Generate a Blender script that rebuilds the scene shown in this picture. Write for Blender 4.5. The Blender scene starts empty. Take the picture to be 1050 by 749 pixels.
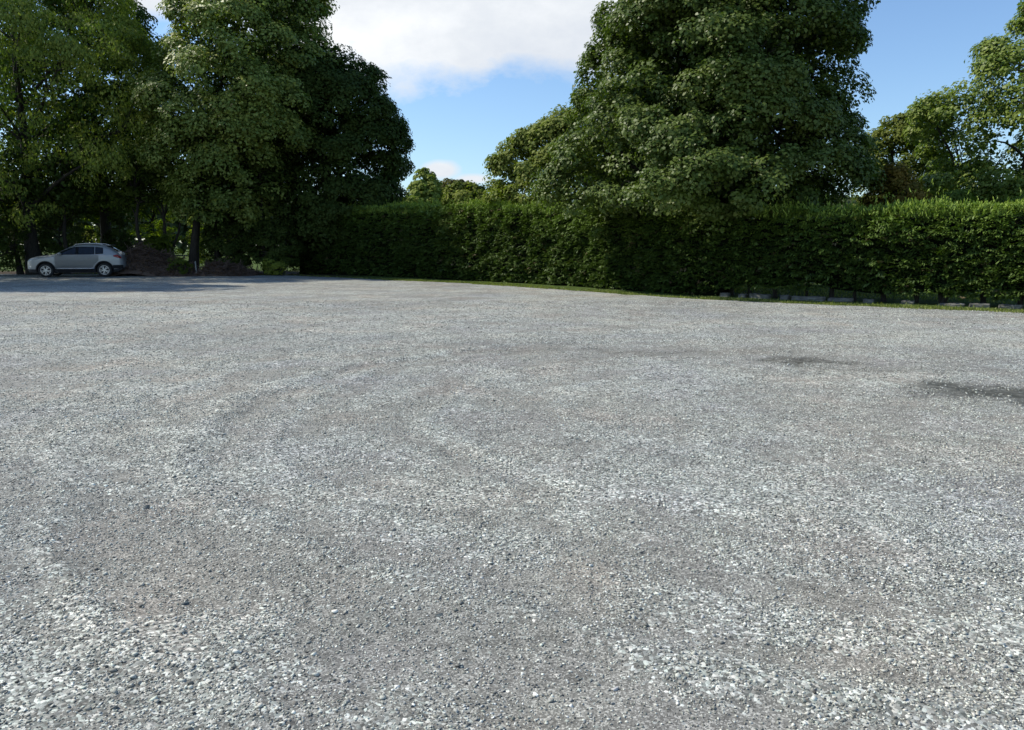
import bpy, bmesh, math, random
import numpy as np
from mathutils import Vector, Matrix

rng = np.random.default_rng(11)
random.seed(11)
scene = bpy.context.scene
COL = scene.collection
R = math.radians

# ------------------------------------------------------------------ camera numbers
F = 793.0; CX, CY = 525.0, 374.5
PITCH = math.atan((CY - 250.0) / F)
CAMZ = 1.6
cP, sP = math.cos(PITCH), math.sin(PITCH)

def P3(px, py, Y):
    """world point at world depth Y seen at photo pixel px,py (a surveying helper)"""
    u = (px - CX) / F; v = (CY - py) / F
    d = np.array([u, cP + v * sP, -sP + v * cP])
    t = Y / d[1]
    return np.array([0, 0, CAMZ]) + t * d

def G(px, py):
    u = (px - CX) / F; v = (CY - py) / F
    d = np.array([u, cP + v * sP, -sP + v * cP])
    t = -CAMZ / d[2]
    return np.array([0, 0, CAMZ]) + t * d

# ------------------------------------------------------------------ noise
def _hash(ix, iy, iz, seed):
    h = (ix.astype(np.int64) * 374761393 + iy.astype(np.int64) * 668265263 + iz.astype(np.int64) * 2147483647 + seed * 974634777)
    h = (h ^ (h >> 13)) * 1274126177
    h = h ^ (h >> 16)
    return (h & 0xFFFFF) / float(0xFFFFF)

def vnoise(x, y, z=None, seed=0):
    x = np.asarray(x, float); y = np.asarray(y, float)
    z = np.zeros_like(x) if z is None else np.asarray(z, float)
    ix, iy, iz = np.floor(x), np.floor(y), np.floor(z)
    fx, fy, fz = x - ix, y - iy, z - iz
    fx = fx * fx * (3 - 2 * fx); fy = fy * fy * (3 - 2 * fy); fz = fz * fz * (3 - 2 * fz)
    r = 0
    for a in (0, 1):
        for b in (0, 1):
            for c in (0, 1):
                w = (fx if a else 1 - fx) * (fy if b else 1 - fy) * (fz if c else 1 - fz)
                r = r + w * _hash(ix + a, iy + b, iz + c, seed)
    return r

def fbm(x, y, z=None, seed=0, octaves=4):
    s = 0; a = 0.5; t = 0
    for o in range(octaves):
        k = 2.03 ** o
        s = s + a * vnoise(x * k + 17.3 * o, y * k - 9.1 * o, None if z is None else z * k + 3.7 * o, seed + o)
        t += a; a *= 0.5
    return s / t

def sstep(a, b, x):
    t = np.clip((x - a) / (b - a), 0, 1)
    return t * t * (3 - 2 * t)

# ------------------------------------------------------------------ mesh helpers
def mesh_np(name, V, Fq, mats, parent=None, tint=None, smooth=False, mi=None, attrs=None):
    V = np.ascontiguousarray(V, dtype=np.float32); Fq = np.ascontiguousarray(Fq, dtype=np.int32)
    me = bpy.data.meshes.new(name)
    n, k = Fq.shape
    me.vertices.add(len(V)); me.vertices.foreach_set('co', V.ravel())
    me.loops.add(n * k); me.loops.foreach_set('vertex_index', Fq.ravel())
    me.polygons.add(n); me.polygons.foreach_set('loop_start', np.arange(0, n * k, k, dtype=np.int32))
    if mi is not None:
        me.polygons.foreach_set('material_index', np.ascontiguousarray(mi, dtype=np.int32))
    me.update(calc_edges=True)
    if smooth:
        me.polygons.foreach_set('use_smooth', np.ones(n, dtype=bool))
    if tint is not None:
        a = me.attributes.new('tint', 'FLOAT_COLOR', 'POINT')
        c = np.ones((len(V), 4), dtype=np.float32); c[:, :3] = tint
        a.data.foreach_set('color', c.ravel())
    for kname, arr in (attrs or {}).items():
        a = me.attributes.new(kname, 'FLOAT', 'POINT')
        a.data.foreach_set('value', np.ascontiguousarray(arr, dtype=np.float32))
    for m in (mats if isinstance(mats, (list, tuple)) else [mats]):
        me.materials.append(m)
    o = bpy.data.objects.new(name, me); COL.objects.link(o)
    if parent: o.parent = parent
    return o

def bm_obj(name, bm, mats, parent=None, smooth=False):
    me = bpy.data.meshes.new(name)
    bmesh.ops.recalc_face_normals(bm, faces=bm.faces[:])
    bm.to_mesh(me); bm.free()
    if smooth:
        for p in me.polygons: p.use_smooth = True
    for m in (mats if isinstance(mats, (list, tuple)) else [mats]):
        me.materials.append(m)
    o = bpy.data.objects.new(name, me); COL.objects.link(o)
    if parent: o.parent = parent
    return o

def tag(o, label, cat, group=None, kind=None):
    o['label'] = label; o['category'] = cat
    if group: o['group'] = group
    if kind: o['kind'] = kind
    return o

def thing(name, loc, label, cat, group=None, rz=0):
    o = bpy.data.objects.new(name, None); COL.objects.link(o)
    o.location = loc; o.rotation_euler = (0, 0, rz); o.empty_display_size = 0.2
    return tag(o, label, cat, group)

def tubes(paths, sides=6):
    """paths: list of (points Nx3, radii N) -> V, quads"""
    VV, FF = [], []; base = 0
    ang = np.linspace(0, 2 * math.pi, sides, endpoint=False)
    for pts, rad in paths:
        pts = np.asarray(pts, float); n = len(pts)
        t = np.gradient(pts, axis=0); t /= np.linalg.norm(t, axis=1)[:, None] + 1e-9
        ref = np.array([1.0, 0.13, 0.07]) if abs(t[0][2]) > 0.7 else np.array([0.05, 0.1, 1.0])
        a = np.cross(t, ref); a /= np.linalg.norm(a, axis=1)[:, None] + 1e-9
        b = np.cross(t, a)
        ring = pts[:, None, :] + (a[:, None, :] * np.cos(ang)[None, :, None] + b[:, None, :] * np.sin(ang)[None, :, None]) * np.asarray(rad)[:, None, None]
        VV.append(ring.reshape(-1, 3))
        i = np.arange(n - 1)[:, None] * sides; j = np.arange(sides)[None, :]; j2 = (j + 1) % sides
        q = np.stack([i + j, i + j2, i + sides + j2, i + sides + j], -1).reshape(-1, 4) + base
        FF.append(q); base += n * sides
    return np.concatenate(VV), np.concatenate(FF)

# ------------------------------------------------------------------ materials
def new_mat(name):
    m = bpy.data.materials.new(name); m.use_nodes = True
    nt = m.node_tree; nt.nodes.clear()
    out = nt.nodes.new('ShaderNodeOutputMaterial')
    return m, nt, out

def N(nt, kind, **kw):
    n = nt.nodes.new(kind)
    for k, v in kw.items():
        if k.startswith('_'):
            setattr(n, k[1:], v)
        else:
            key = k.replace('__', ' ')
            n.inputs[key].default_value = v
    return n

def ramp(nt, src, stops):
    r = nt.nodes.new('ShaderNodeValToRGB')
    e = r.color_ramp.elements
    while len(e) < len(stops): e.new(0.5)
    for i, (p, c) in enumerate(stops):
        e[i].position = p; e[i].color = (c, c, c, 1) if isinstance(c, (int, float)) else (*c, 1)
    nt.links.new(src, r.inputs['Fac'])
    return r

def mixc(nt, fac, a, b, mode='MIX'):
    m = nt.nodes.new('ShaderNodeMix'); m.data_type = 'RGBA'; m.blend_type = mode
    for idx, v in ((0, fac), (6, a), (7, b)):
        if hasattr(v, 'links') or hasattr(v, 'is_linked'):
            nt.links.new(v, m.inputs[idx])
        else:
            m.inputs[idx].default_value = v if idx == 0 else (*v, 1)
    return m.outputs[2]

def math_n(nt, op, a, b=None, clamp=False):
    m = nt.nodes.new('ShaderNodeMath'); m.operation = op; m.use_clamp = clamp
    for i, v in enumerate((a, b)):
        if v is None: continue
        if hasattr(v, 'is_linked'): nt.links.new(v, m.inputs[i])
        else: m.inputs[i].default_value = v
    return m.outputs[0]

def leaf_mat(name, trans=0.35, rough=0.6, spec=0.15, tcol=(1.25, 1.5, 0.45)):
    m, nt, out = new_mat(name); L = nt.links.new
    at = N(nt, 'ShaderNodeAttribute', _attribute_name='tint')
    geo = N(nt, 'ShaderNodeNewGeometry')
    pr = N(nt, 'ShaderNodeBsdfPrincipled', Roughness=rough)
    pr.inputs['Specular IOR Level'].default_value = spec
    back = mixc(nt, 1.0, at.outputs['Color'], (1.25, 1.2, 1.25), 'MULTIPLY')
    c = mixc(nt, geo.outputs['Backfacing'], at.outputs['Color'], back)
    L(c, pr.inputs['Base Color'])
    tr = N(nt, 'ShaderNodeBsdfTranslucent')
    L(mixc(nt, 1.0, at.outputs['Color'], tcol, 'MULTIPLY'), tr.inputs['Color'])
    mx = N(nt, 'ShaderNodeMixShader', Fac=trans)
    L(pr.outputs[0], mx.inputs[1]); L(tr.outputs[0], mx.inputs[2]); L(mx.outputs[0], out.inputs[0])
    return m

def bark_mat(name, c1, c2, scale=6):
    m, nt, out = new_mat(name); L = nt.links.new
    tc = N(nt, 'ShaderNodeTexCoord'); mp = N(nt, 'ShaderNodeMapping'); mp.inputs['Scale'].default_value = (scale, scale, scale * 0.25)
    L(tc.outputs['Object'], mp.inputs[0])
    ns = N(nt, 'ShaderNodeTexNoise', Scale=3.0, Detail=6.0); L(mp.outputs[0], ns.inputs['Vector'])
    r = ramp(nt, ns.outputs[0], [(0.3, c1), (0.7, c2)])
    pr = N(nt, 'ShaderNodeBsdfPrincipled', Roughness=0.9); L(r.outputs[0], pr.inputs['Base Color'])
    bp = N(nt, 'ShaderNodeBump', Strength=0.6, Distance=0.02); L(ns.outputs[0], bp.inputs['Height']); L(bp.outputs[0], pr.inputs['Normal'])
    L(pr.outputs[0], out.inputs[0])
    return m

def plain_mat(name, col, rough=0.5, metal=0.0, spec=0.5, coat=0.0, noise=0.08, nscale=8.0, bump=0.0):
    m, nt, out = new_mat(name); L = nt.links.new
    tc = N(nt, 'ShaderNodeTexCoord')
    ns = N(nt, 'ShaderNodeTexNoise', Scale=nscale, Detail=5.0); L(tc.outputs['Object'], ns.inputs['Vector'])
    lo = tuple(x * (1 - noise * 2) for x in col); hi = tuple(min(1, x * (1 + noise * 2)) for x in col)
    r = ramp(nt, ns.outputs[0], [(0.3, lo), (0.7, hi)])
    pr = N(nt, 'ShaderNodeBsdfPrincipled', Roughness=rough, Metallic=metal)
    pr.inputs['Specular IOR Level'].default_value = spec; pr.inputs['Coat Weight'].default_value = coat
    L(r.outputs[0], pr.inputs['Base Color'])
    if bump:
        bp = N(nt, 'ShaderNodeBump', Strength=bump, Distance=0.02); L(ns.outputs[0], bp.inputs['Height']); L(bp.outputs[0], pr.inputs['Normal'])
    L(pr.outputs[0], out.inputs[0])
    return m

M_leaf = leaf_mat('leaf')
M_leafgloss = leaf_mat('leaf_glossy', trans=0.28, rough=0.45, spec=0.25)
M_hedge = leaf_mat('hedge_foliage', trans=0.22, rough=0.55, spec=0.3, tcol=(1.1, 1.3, 0.4))
M_grass = leaf_mat('grass_blade', trans=0.4, rough=0.6, spec=0.25, tcol=(1.1, 1.25, 0.5))
M_bark = bark_mat('bark', (0.016, 0.014, 0.010), (0.05, 0.043, 0.033))
M_twig = bark_mat('dead_twig', (0.05, 0.032, 0.025), (0.22, 0.15, 0.11), 12)
M_core = plain_mat('hedge_dark_core', (0.008, 0.012, 0.006), 1.0, spec=0.05, noise=0.3, nscale=5, bump=1.0)  # near-black: the dark inside the hedge is painted in
M_stonekerb = plain_mat('edging_stone', (0.14, 0.137, 0.12), 0.95, noise=0.2, nscale=7, bump=0.7)

# ------------------------------------------------------------------ layout curves
edge_px = [(-420, 279), (-150, 280), (0, 281), (130, 281), (300, 282.5), (400, 287), (480, 290.5), (550, 295), (700, 305.5), (800, 310), (900, 314), (1050, 320), (1180, 327), (1350, 338)]
EDGE = np.array([G(*p)[:2] for p in edge_px])
def edge_y(x):
    return np.interp(x, EDGE[:, 0], EDGE[:, 1])

foot_px = [(296, 280.5), (330, 281), (400, 283.5), (480, 287.5), (560, 291.5), (700, 301.5), (800, 306), (900, 310), (1050, 316), (1180, 322.5), (1350, 333)]
FOOT = np.array([G(*p)[:2] for p in foot_px])
top_px = [(305, 217), (340, 213), (420, 211), (480, 209), (560, 211), (640, 213), (720, 214), (830, 215), (900, 213), (960, 210.5), (1050, 210), (1200, 206)]
seg = np.linalg.norm(np.diff(FOOT, axis=0), axis=1); CUM = np.concatenate([[0], np.cumsum(seg)]); HLEN = CUM[-1]
def foot(s):
    return np.stack([np.interp(s, CUM, FOOT[:, 0]), np.interp(s, CUM, FOOT[:, 1])], -1)
def foot_dir(s):
    a = foot(np.clip(s + 0.8, 0, HLEN)) - foot(np.clip(s - 0.8, 0, HLEN))
    return a / np.linalg.norm(a, axis=-1)[:, None]
_ss = np.linspace(0, HLEN, 400); _pp = foot(_ss); _pxs = CX + F * _pp[:, 0] / (_pp[:, 1] * cP + CAMZ * sP)
_hh = np.array([P3(p, np.interp(p, [t[0] for t in top_px], [t[1] for t in top_px]), y + 0.35)[2] for p, y in zip(_pxs, _pp[:, 1])])
def hedge_h(s):
    return np.interp(s, _ss, _hh)
def s_of_px(px):
    return float(np.interp(px, _pxs, _ss))

# ------------------------------------------------------------------ gravel fields
def gnd(px, py):
    g = G(px, py); return g[0], g[1]
ARC_C = (3.0, 7.6)
def band(d, c, w):
    return np.exp(-((d - c) / w) ** 2)

def ell(x, y, px, py, wx, wy):
    cx, cy = gnd(px, py)
    return ((x - cx) / wx) ** 2 + ((y - cy) / wy) ** 2

def bare_mask(x, y):
    """1 = compacted fines, 0 = loose chippings"""
    wx = x + 1.1 * (fbm(x * 0.5, y * 0.5, seed=5) - 0.5); wy = y + 1.1 * (fbm(x * 0.5 + 9, y * 0.5, seed=6) - 0.5)
    n = fbm(wx * 0.42, wy * 0.42, seed=21, octaves=5)
    n2 = fbm(wx * 1.5, wy * 1.5, seed=33, octaves=4)
    n3 = fbm(wx * 4.5, wy * 4.5, seed=37, octaves=3)
    m = (n - 0.5) * 1.1 + (n2 - 0.5) * 1.5 + (n3 - 0.5) * 1.3 + 0.12
    r = np.hypot((wx - ARC_C[0]) * 0.92, wy - ARC_C[1])
    for c, w, a in ((5.35, 0.13, -0.9), (5.1, 0.10, 0.7), (4.75, 0.09, -0.5), (4.5, 0.12, 0.6), (5.75, 0.2, 0.75), (6.15, 0.1, -0.7), (3.7, 0.12, 0.6), (3.35, 0.10, -0.6), (6.9, 0.14, -0.5), (7.2, 0.14, 0.5), (2.5, 0.14, 0.5), (2.25, 0.1, -0.5)):
        m = m + 0.6 * a * band(r, c, w) * sstep(3.5, 0.0, wx - 1.5)
    # straight lane of fines lower left
    for (p0, p1, w, a) in (((-60, 470), (620, 720), 0.20, 0.75), ((0, 560), (300, 540), 0.18, 0.5), ((60, 740), (330, 640), 0.10, 0.5),
                           ((0, 700), (420, 640), 0.3, -0.5), ((430, 640), (700, 560), 0.22, 0.45), ((700, 480), (1060, 560), 0.22, -0.8),
                           ((600, 600), (1060, 640), 0.2, 0.45), ((760, 640), (1050, 690), 0.14, -0.6), ((500, 358), (1000, 372), 0.55, 0.5),
                           ((400, 340), (1050, 345), 0.9, -0.25), ((540, 420), (900, 440), 0.5, 0.35), ((200, 500), (560, 690), 0.12, 0.3)):
        a0 = np.array(gnd(*p0)); a1 = np.array(gnd(*p1)); d = a1 - a0; L2 = (d ** 2).sum()
        t = np.clip(((wx - a0[0]) * d[0] + (wy - a0[1]) * d[1]) / L2, 0, 1)
        dist = np.hypot(wx - a0[0] - t * d[0], wy - a0[1] - t * d[1])
        m = m + a * np.exp(-(dist / (w * 1.7)) ** 2)
    # long parallel wheel tracks further out
    for k in range(6):
        yy = 15.5 + k * 2.4 - 0.16 * wx + 0.012 * (wx - 4) ** 2
        m = m + 0.3 * band(wy, yy, 0.22) - 0.2 * band(wy, yy + 0.6, 0.25)
    return 0.08 + 0.74 * sstep(-0.75, 1.15, m)

def wet_mask(x, y):
    nx = 1.1 * (fbm(x * 2.6, y * 2.6, seed=44, octaves=6) - 0.5); ny = 1.1 * (fbm(x * 2.6 + 4, y * 2.6, seed=45, octaves=6) - 0.5)
    x = x + nx; y = y + ny
    w = np.exp(-ell(x, y, 822, 369, 0.62, 0.42) ** 2) * 0.8
    w = np.maximum(w, np.exp(-ell(x, y, 1036, 402, 0.98, 0.62) ** 2) * 1.0)
    w = np.maximum(w, np.exp(-ell(x, y, 905, 379, 0.9, 0.2)) * 0.4)
    w = np.maximum(w, np.exp(-ell(x, y, 650, 360, 2.2, 0.16)) * 0.35)
    w = np.maximum(w, np.exp(-ell(x, y, 1010, 585, 0.5, 0.10)) * 0.22)
    return w

def ground_h(x, y, bare=None):
    x = np.asarray(x, float); y = np.asarray(y, float)
    h = 0.05 * (fbm(x * 0.35, y * 0.35, seed=70, octaves=3) - 0.5) * sstep(40, 10, np.abs(y)) * sstep(35, 15, np.abs(x))
    near = sstep(26, 14, y) * sstep(-4, -1, y) * sstep(18, 12, np.abs(x))
    h = h + near * 0.022 * (fbm(x * 1.6, y * 1.6, seed=72, octaves=3) - 0.5)
    wx = x + 1.1 * (fbm(x * 0.5, y * 0.5, seed=5) - 0.5); wy = y + 1.1 * (fbm(x * 0.5 + 9, y * 0.5, seed=6) - 0.5)
    r = np.hypot((wx - ARC_C[0]) * 0.92, wy - ARC_C[1]); a = sstep(4, 1.0, wx - 1.5) * near
    for c, w, k in ((5.35, 0.10, 0.020), (5.12, 0.09, -0.014), (4.75, 0.07, 0.012), (6.15, 0.08, 0.014), (5.85, 0.1, -0.01), (3.35, 0.07, 0.013), (3.6, 0.09, -0.01), (6.9, 0.09, 0.012), (2.3, 0.07, 0.01)):
        h = h + a * k * band(r, c, w)
    return h

def sheet(name, mat, xs, ys, zoff, keep=None, attrs_fn=None, kind='structure'):
    X, Y = np.meshgrid(xs, ys); x = X.ravel(); y = Y.ravel()
    at = attrs_fn(x, y) if attrs_fn else {}
    z = ground_h(x, y) + zoff
    if name == 'ground': z = z - 0.22 * sstep(0.3, 2.2, edge_y(x) - y) * (np.abs(x) < 58)
    if 'bare' in at:
        z = z - 0.012 * at['bare'] - 0.02 * at['wet']
    V = np.stack([x, y, z], -1)
    nx, ny = len(xs), len(ys)
    i = np.arange(ny - 1)[:, None] * nx + np.arange(nx - 1)[None, :]
    q = np.stack([i, i + 1, i + 1 + nx, i + nx], -1).reshape(-1, 4)
    if keep is not None:
        k = keep(x, y); q = q[k[q].all(axis=1)]
        used = np.zeros(len(V), bool); used[q.ravel()] = True
        idx = np.cumsum(used) - 1; V = V[used]; q = idx[q]; at = {a: b[used] for a, b in at.items()}
    o = mesh_np(name, V, q, mat, smooth=True, attrs=at)
    o['kind'] = kind
    return o

# --- gravel material
def gravel_mat():
    m, nt, out = new_mat('gravel_chippings'); L = nt.links.new
    tc = N(nt, 'ShaderNodeTexCoord'); P = tc.outputs['Object']
    bare = N(nt, 'ShaderNodeAttribute', _attribute_name='bare').outputs['Fac']
    wet = N(nt, 'ShaderNodeAttribute', _attribute_name='wet').outputs['Fac']
    def vor(sc):
        v = N(nt, 'ShaderNodeTexVoronoi', Scale=sc); L(P, v.inputs['Vector']); return v
    def noi(sc, d=4.0):
        v = N(nt, 'ShaderNodeTexNoise', Scale=sc, Detail=d); L(P, v.inputs['Vector']); return v
    v1, v2, v3 = vor(72), vor(150), vor(19)
    def grey(v, lo, hi):
        s = N(nt, 'ShaderNodeSeparateColor'); L(v.outputs['Color'], s.inputs[0])
        return s
    s1, s2, s3 = grey(v1, 0, 1), grey(v2, 0, 1), grey(v3, 0, 1)
    # chips: brightness by cell
    chip = ramp(nt, s1.outputs[0], [(0.0, (0.08, 0.08, 0.078)), (0.35, (0.19, 0.191, 0.186)), (0.7, (0.33, 0.33, 0.32)), (1.0, (0.60, 0.595, 0.575))])
    hue = ramp(nt, s1.outputs[1], [(0.0, (0.97, 0.98, 1.02)), (0.35, (0.95, 1.02, 1.0)), (0.7, (1.0, 1.0, 1.0)), (1.0, (1.04, 1.0, 0.97))])
    chips = mixc(nt, 1.0, chip.outputs[0], hue.outputs[0], 'MULTIPLY')
    dirt = ramp(nt, s2.outputs[0], [(0.0, (0.10, 0.097, 0.092)), (0.6, (0.17, 0.166, 0.158)), (1.0, (0.37, 0.362, 0.345))])
    ncov = noi(9.0, 5.0)
    # few chips still lie in the fines
    cov = math_n(nt, 'ADD', math_n(nt, 'MULTIPLY', bare, 1.15), math_n(nt, 'MULTIPLY', math_n(nt, 'SUBTRACT', ncov.outputs[0], 0.5), 1.3))
    pick = math_n(nt, 'GREATER_THAN', cov, math_n(nt, 'ADD', math_n(nt, 'MULTIPLY', s1.outputs[2], 0.7), 0.18))
    c = mixc(nt, pick, chips, dirt.outputs[0])
    # mid-scale speckle that survives far away
    sp = ramp(nt, s3.outputs[0], [(0.0, 0.78), (0.5, 1.0), (1.0, 1.25)])
    c = mixc(nt, 0.8, c, sp.outputs[0], 'MULTIPLY')
    v4 = vor(6.5); s4 = grey(v4, 0, 1)
    sp4 = ramp(nt, s4.outputs[0], [(0.0, 0.88), (0.5, 1.0), (1.0, 1.12)])
    c = mixc(nt, 0.8, c, sp4.outputs[0], 'MULTIPLY')
    # broad tone
    nb = noi(0.35, 4.0); tb = ramp(nt, nb.outputs[0], [(0.3, (0.88, 0.90, 0.93)), (0.7, (1.10, 1.09, 1.06))])
    c = mixc(nt, 1.0, c, tb.outputs[0], 'MULTIPLY')
    nh = noi(0.8, 3.0); th = ramp(nt, nh.outputs[0], [(0.35, (0.97, 0.985, 1.01)), (0.5, (0.98, 1.015, 1.0)), (0.68, (1.04, 1.0, 0.96))])
    c = mixc(nt, 1.0, c, th.outputs[0], 'MULTIPLY')
    # wet mud
    nw = noi(14, 5.0); wc = ramp(nt, nw.outputs[0], [(0.3, (0.038, 0.038, 0.030)), (0.7, (0.085, 0.083, 0.068))])
    wf = math_n(nt, 'MULTIPLY', math_n(nt, 'ADD', wet, math_n(nt, 'MULTIPLY', math_n(nt, 'MULTIPLY', math_n(nt, 'SUBTRACT', s3.outputs[1], 0.5), 0.5), math_n(nt, 'MULTIPLY', wet, 2.0, True))), 1.05, True)
    c = mixc(nt, wf, c, wc.outputs[0])
    c = mixc(nt, 1.0, c, (1.24, 1.215, 1.145), 'MULTIPLY')
    pr = N(nt, 'ShaderNodeBsdfPrincipled'); L(c, pr.inputs['Base Color'])
    ro = ramp(nt, wf, [(0.0, 0.92), (1.0, 0.45)]); L(ro.outputs[0], pr.inputs['Roughness'])
    pr.inputs['Specular IOR Level'].default_value = 0.3
    # bump: cells are tilted facets
    hsum = math_n(nt, 'ADD', math_n(nt, 'MULTIPLY', s1.outputs[1], 0.5), math_n(nt, 'MULTIPLY', v1.outputs['Distance'], -0.25))
    hsum = math_n(nt, 'ADD', hsum, math_n(nt, 'MULTIPLY', s2.outputs[1], 0.25))
    hsum = math_n(nt, 'MULTIPLY', hsum, math_n(nt, 'SUBTRACT', 1.0, math_n(nt, 'MULTIPLY', pick, 0.6)))
    hsum = math_n(nt, 'MULTIPLY', hsum, math_n(nt, 'SUBTRACT', 1.0, math_n(nt, 'MULTIPLY', wf, 0.8)))
    bp = N(nt, 'ShaderNodeBump', Strength=0.8, Distance=0.009); L(hsum, bp.inputs['Height']); L(bp.outputs[0], pr.inputs['Normal'])
    L(pr.outputs[0], out.inputs[0])
    return m

def soil_mat():
    m, nt, out = new_mat('grass_and_soil'); L = nt.links.new
    tc = N(nt, 'ShaderNodeTexCoord'); P = tc.outputs['Object']
    soil = N(nt, 'ShaderNodeAttribute', _attribute_name='soil').outputs['Fac']
    n1 = N(nt, 'ShaderNodeTexNoise', Scale=2.2, Detail=8.0); L(P, n1.inputs['Vector'])
    n2 = N(nt, 'ShaderNodeTexNoise', Scale=30.0, Detail=5.0); L(P, n2.inputs['Vector'])
    g = ramp(nt, n1.outputs[0], [(0.3, (0.045, 0.075, 0.018)), (0.6, (0.085, 0.125, 0.03)), (0.8, (0.15, 0.16, 0.06))])
    g2 = ramp(nt, n2.outputs[0], [(0.3, 0.7), (0.7, 1.25)])
    gc = mixc(nt, 1.0, g.outputs[0], g2.outputs[0], 'MULTIPLY')
    s = ramp(nt, n2.outputs[0], [(0.3, (0.03, 0.022, 0.015)), (0.7, (0.085, 0.062, 0.042))])
    c = mixc(nt, soil, gc, s.outputs[0])
    pr = N(nt, 'ShaderNodeBsdfPrincipled', Roughness=1.0); pr.inputs['Specular IOR Level'].default_value = 0.1
    L(c, pr.inputs['Base Color'])
    bp = N(nt, 'ShaderNodeBump', Strength=0.8, Distance=0.04); L(n2.outputs[0], bp.inputs['Height']); L(bp.outputs[0], pr.inputs['Normal'])
    L(pr.outputs[0], out.inputs[0])
    return m

def warp_axis(n, lim, s, c):
    a = math.asinh(lim / s); u = np.linspace(-1, 1, n)
    return c + s * np.sinh(a * u)

def soil_attr(x, y):
    s = sstep(2.5, -1.5, x + 9 + 0.15 * (y - 38)) * sstep(50, 46, y + 3 * fbm(x * .2, y * .2))
    return {'soil': np.clip(s, 0, 1)}

sheet('ground', soil_mat(), warp_axis(300, 450, 6, 0), warp_axis(300, 450, 8, 20), -0.03, attrs_fn=soil_attr)
M_gravel = gravel_mat()
gx = warp_axis(760, 70, 2.2, 0.3); gy_all = warp_axis(1100, 60, 2.4, 3.0); gy_all = gy_all[gy_all > -14]
def gattr(x, y):
    return {'bare': bare_mask(x, y), 'wet': wet_mask(x, y)}
sheet('gravel_car_park', M_gravel, gx, gy_all, 0.0,
      keep=lambda x, y: (y < edge_y(x) + 0.25 * (fbm(x * 1.3, y * 1.3, seed=9) - 0.5)) & (np.abs(x) < 60), attrs_fn=gattr)

# ------------------------------------------------------------------ loose stones (uncountable): one mesh
def ico(seed):
    t = (1 + 5 ** 0.5) / 2
    v = np.array([(-1, t, 0), (1, t, 0), (-1, -t, 0), (1, -t, 0), (0, -1, t), (0, 1, t), (0, -1, -t), (0, 1, -t), (t, 0, -1), (t, 0, 1), (-t, 0, -1), (-t, 0, 1)], float)
    v /= np.linalg.norm(v[0])
    f = np.array([(0, 11, 5), (0, 5, 1), (0, 1, 7), (0, 7, 10), (0, 10, 11), (1, 5, 9), (5, 11, 4), (11, 10, 2), (10, 7, 6), (7, 1, 8), (3, 9, 4), (3, 4, 2), (3, 2, 6), (3, 6, 8), (3, 8, 9), (4, 9, 5), (2, 4, 11), (6, 2, 10), (8, 6, 7), (9, 8, 1)])
    r = np.random.default_rng(seed)
    v = v * r.uniform(0.6, 1.2, (12, 1)) + r.normal(0, 0.13, (12, 3))
    v[:, 2] = np.clip(v[:, 2], -0.62, 0.62) * 0.95     # split flat faces
    v[:, 1] *= r.uniform(0.6, 0.95)
    v[:, 2] *= r.uniform(0.38, 0.75)
    return v, f

def stone_mat():
    m, nt, out = new_mat('stone_chip'); L = nt.links.new
    at = N(nt, 'ShaderNodeAttribute', _attribute_name='tint')
    tc = N(nt, 'ShaderNodeTexCoord')
    ns = N(nt, 'ShaderNodeTexNoise', Scale=160.0, Detail=4.0); L(tc.outputs['Object'], ns.inputs['Vector'])
    r = ramp(nt, ns.outputs[0], [(0.3, 0.82), (0.7, 1.15)])
    c = mixc(nt, 1.0, at.outputs['Color'], r.outputs[0], 'MULTIPLY')
    pr = N(nt, 'ShaderNodeBsdfPrincipled', Roughness=0.75); pr.inputs['Specular IOR Level'].default_value = 0.35
    L(c, pr.inputs['Base Color']); L(pr.outputs[0], out.inputs[0])
    return m
M_stone = stone_mat()

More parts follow.
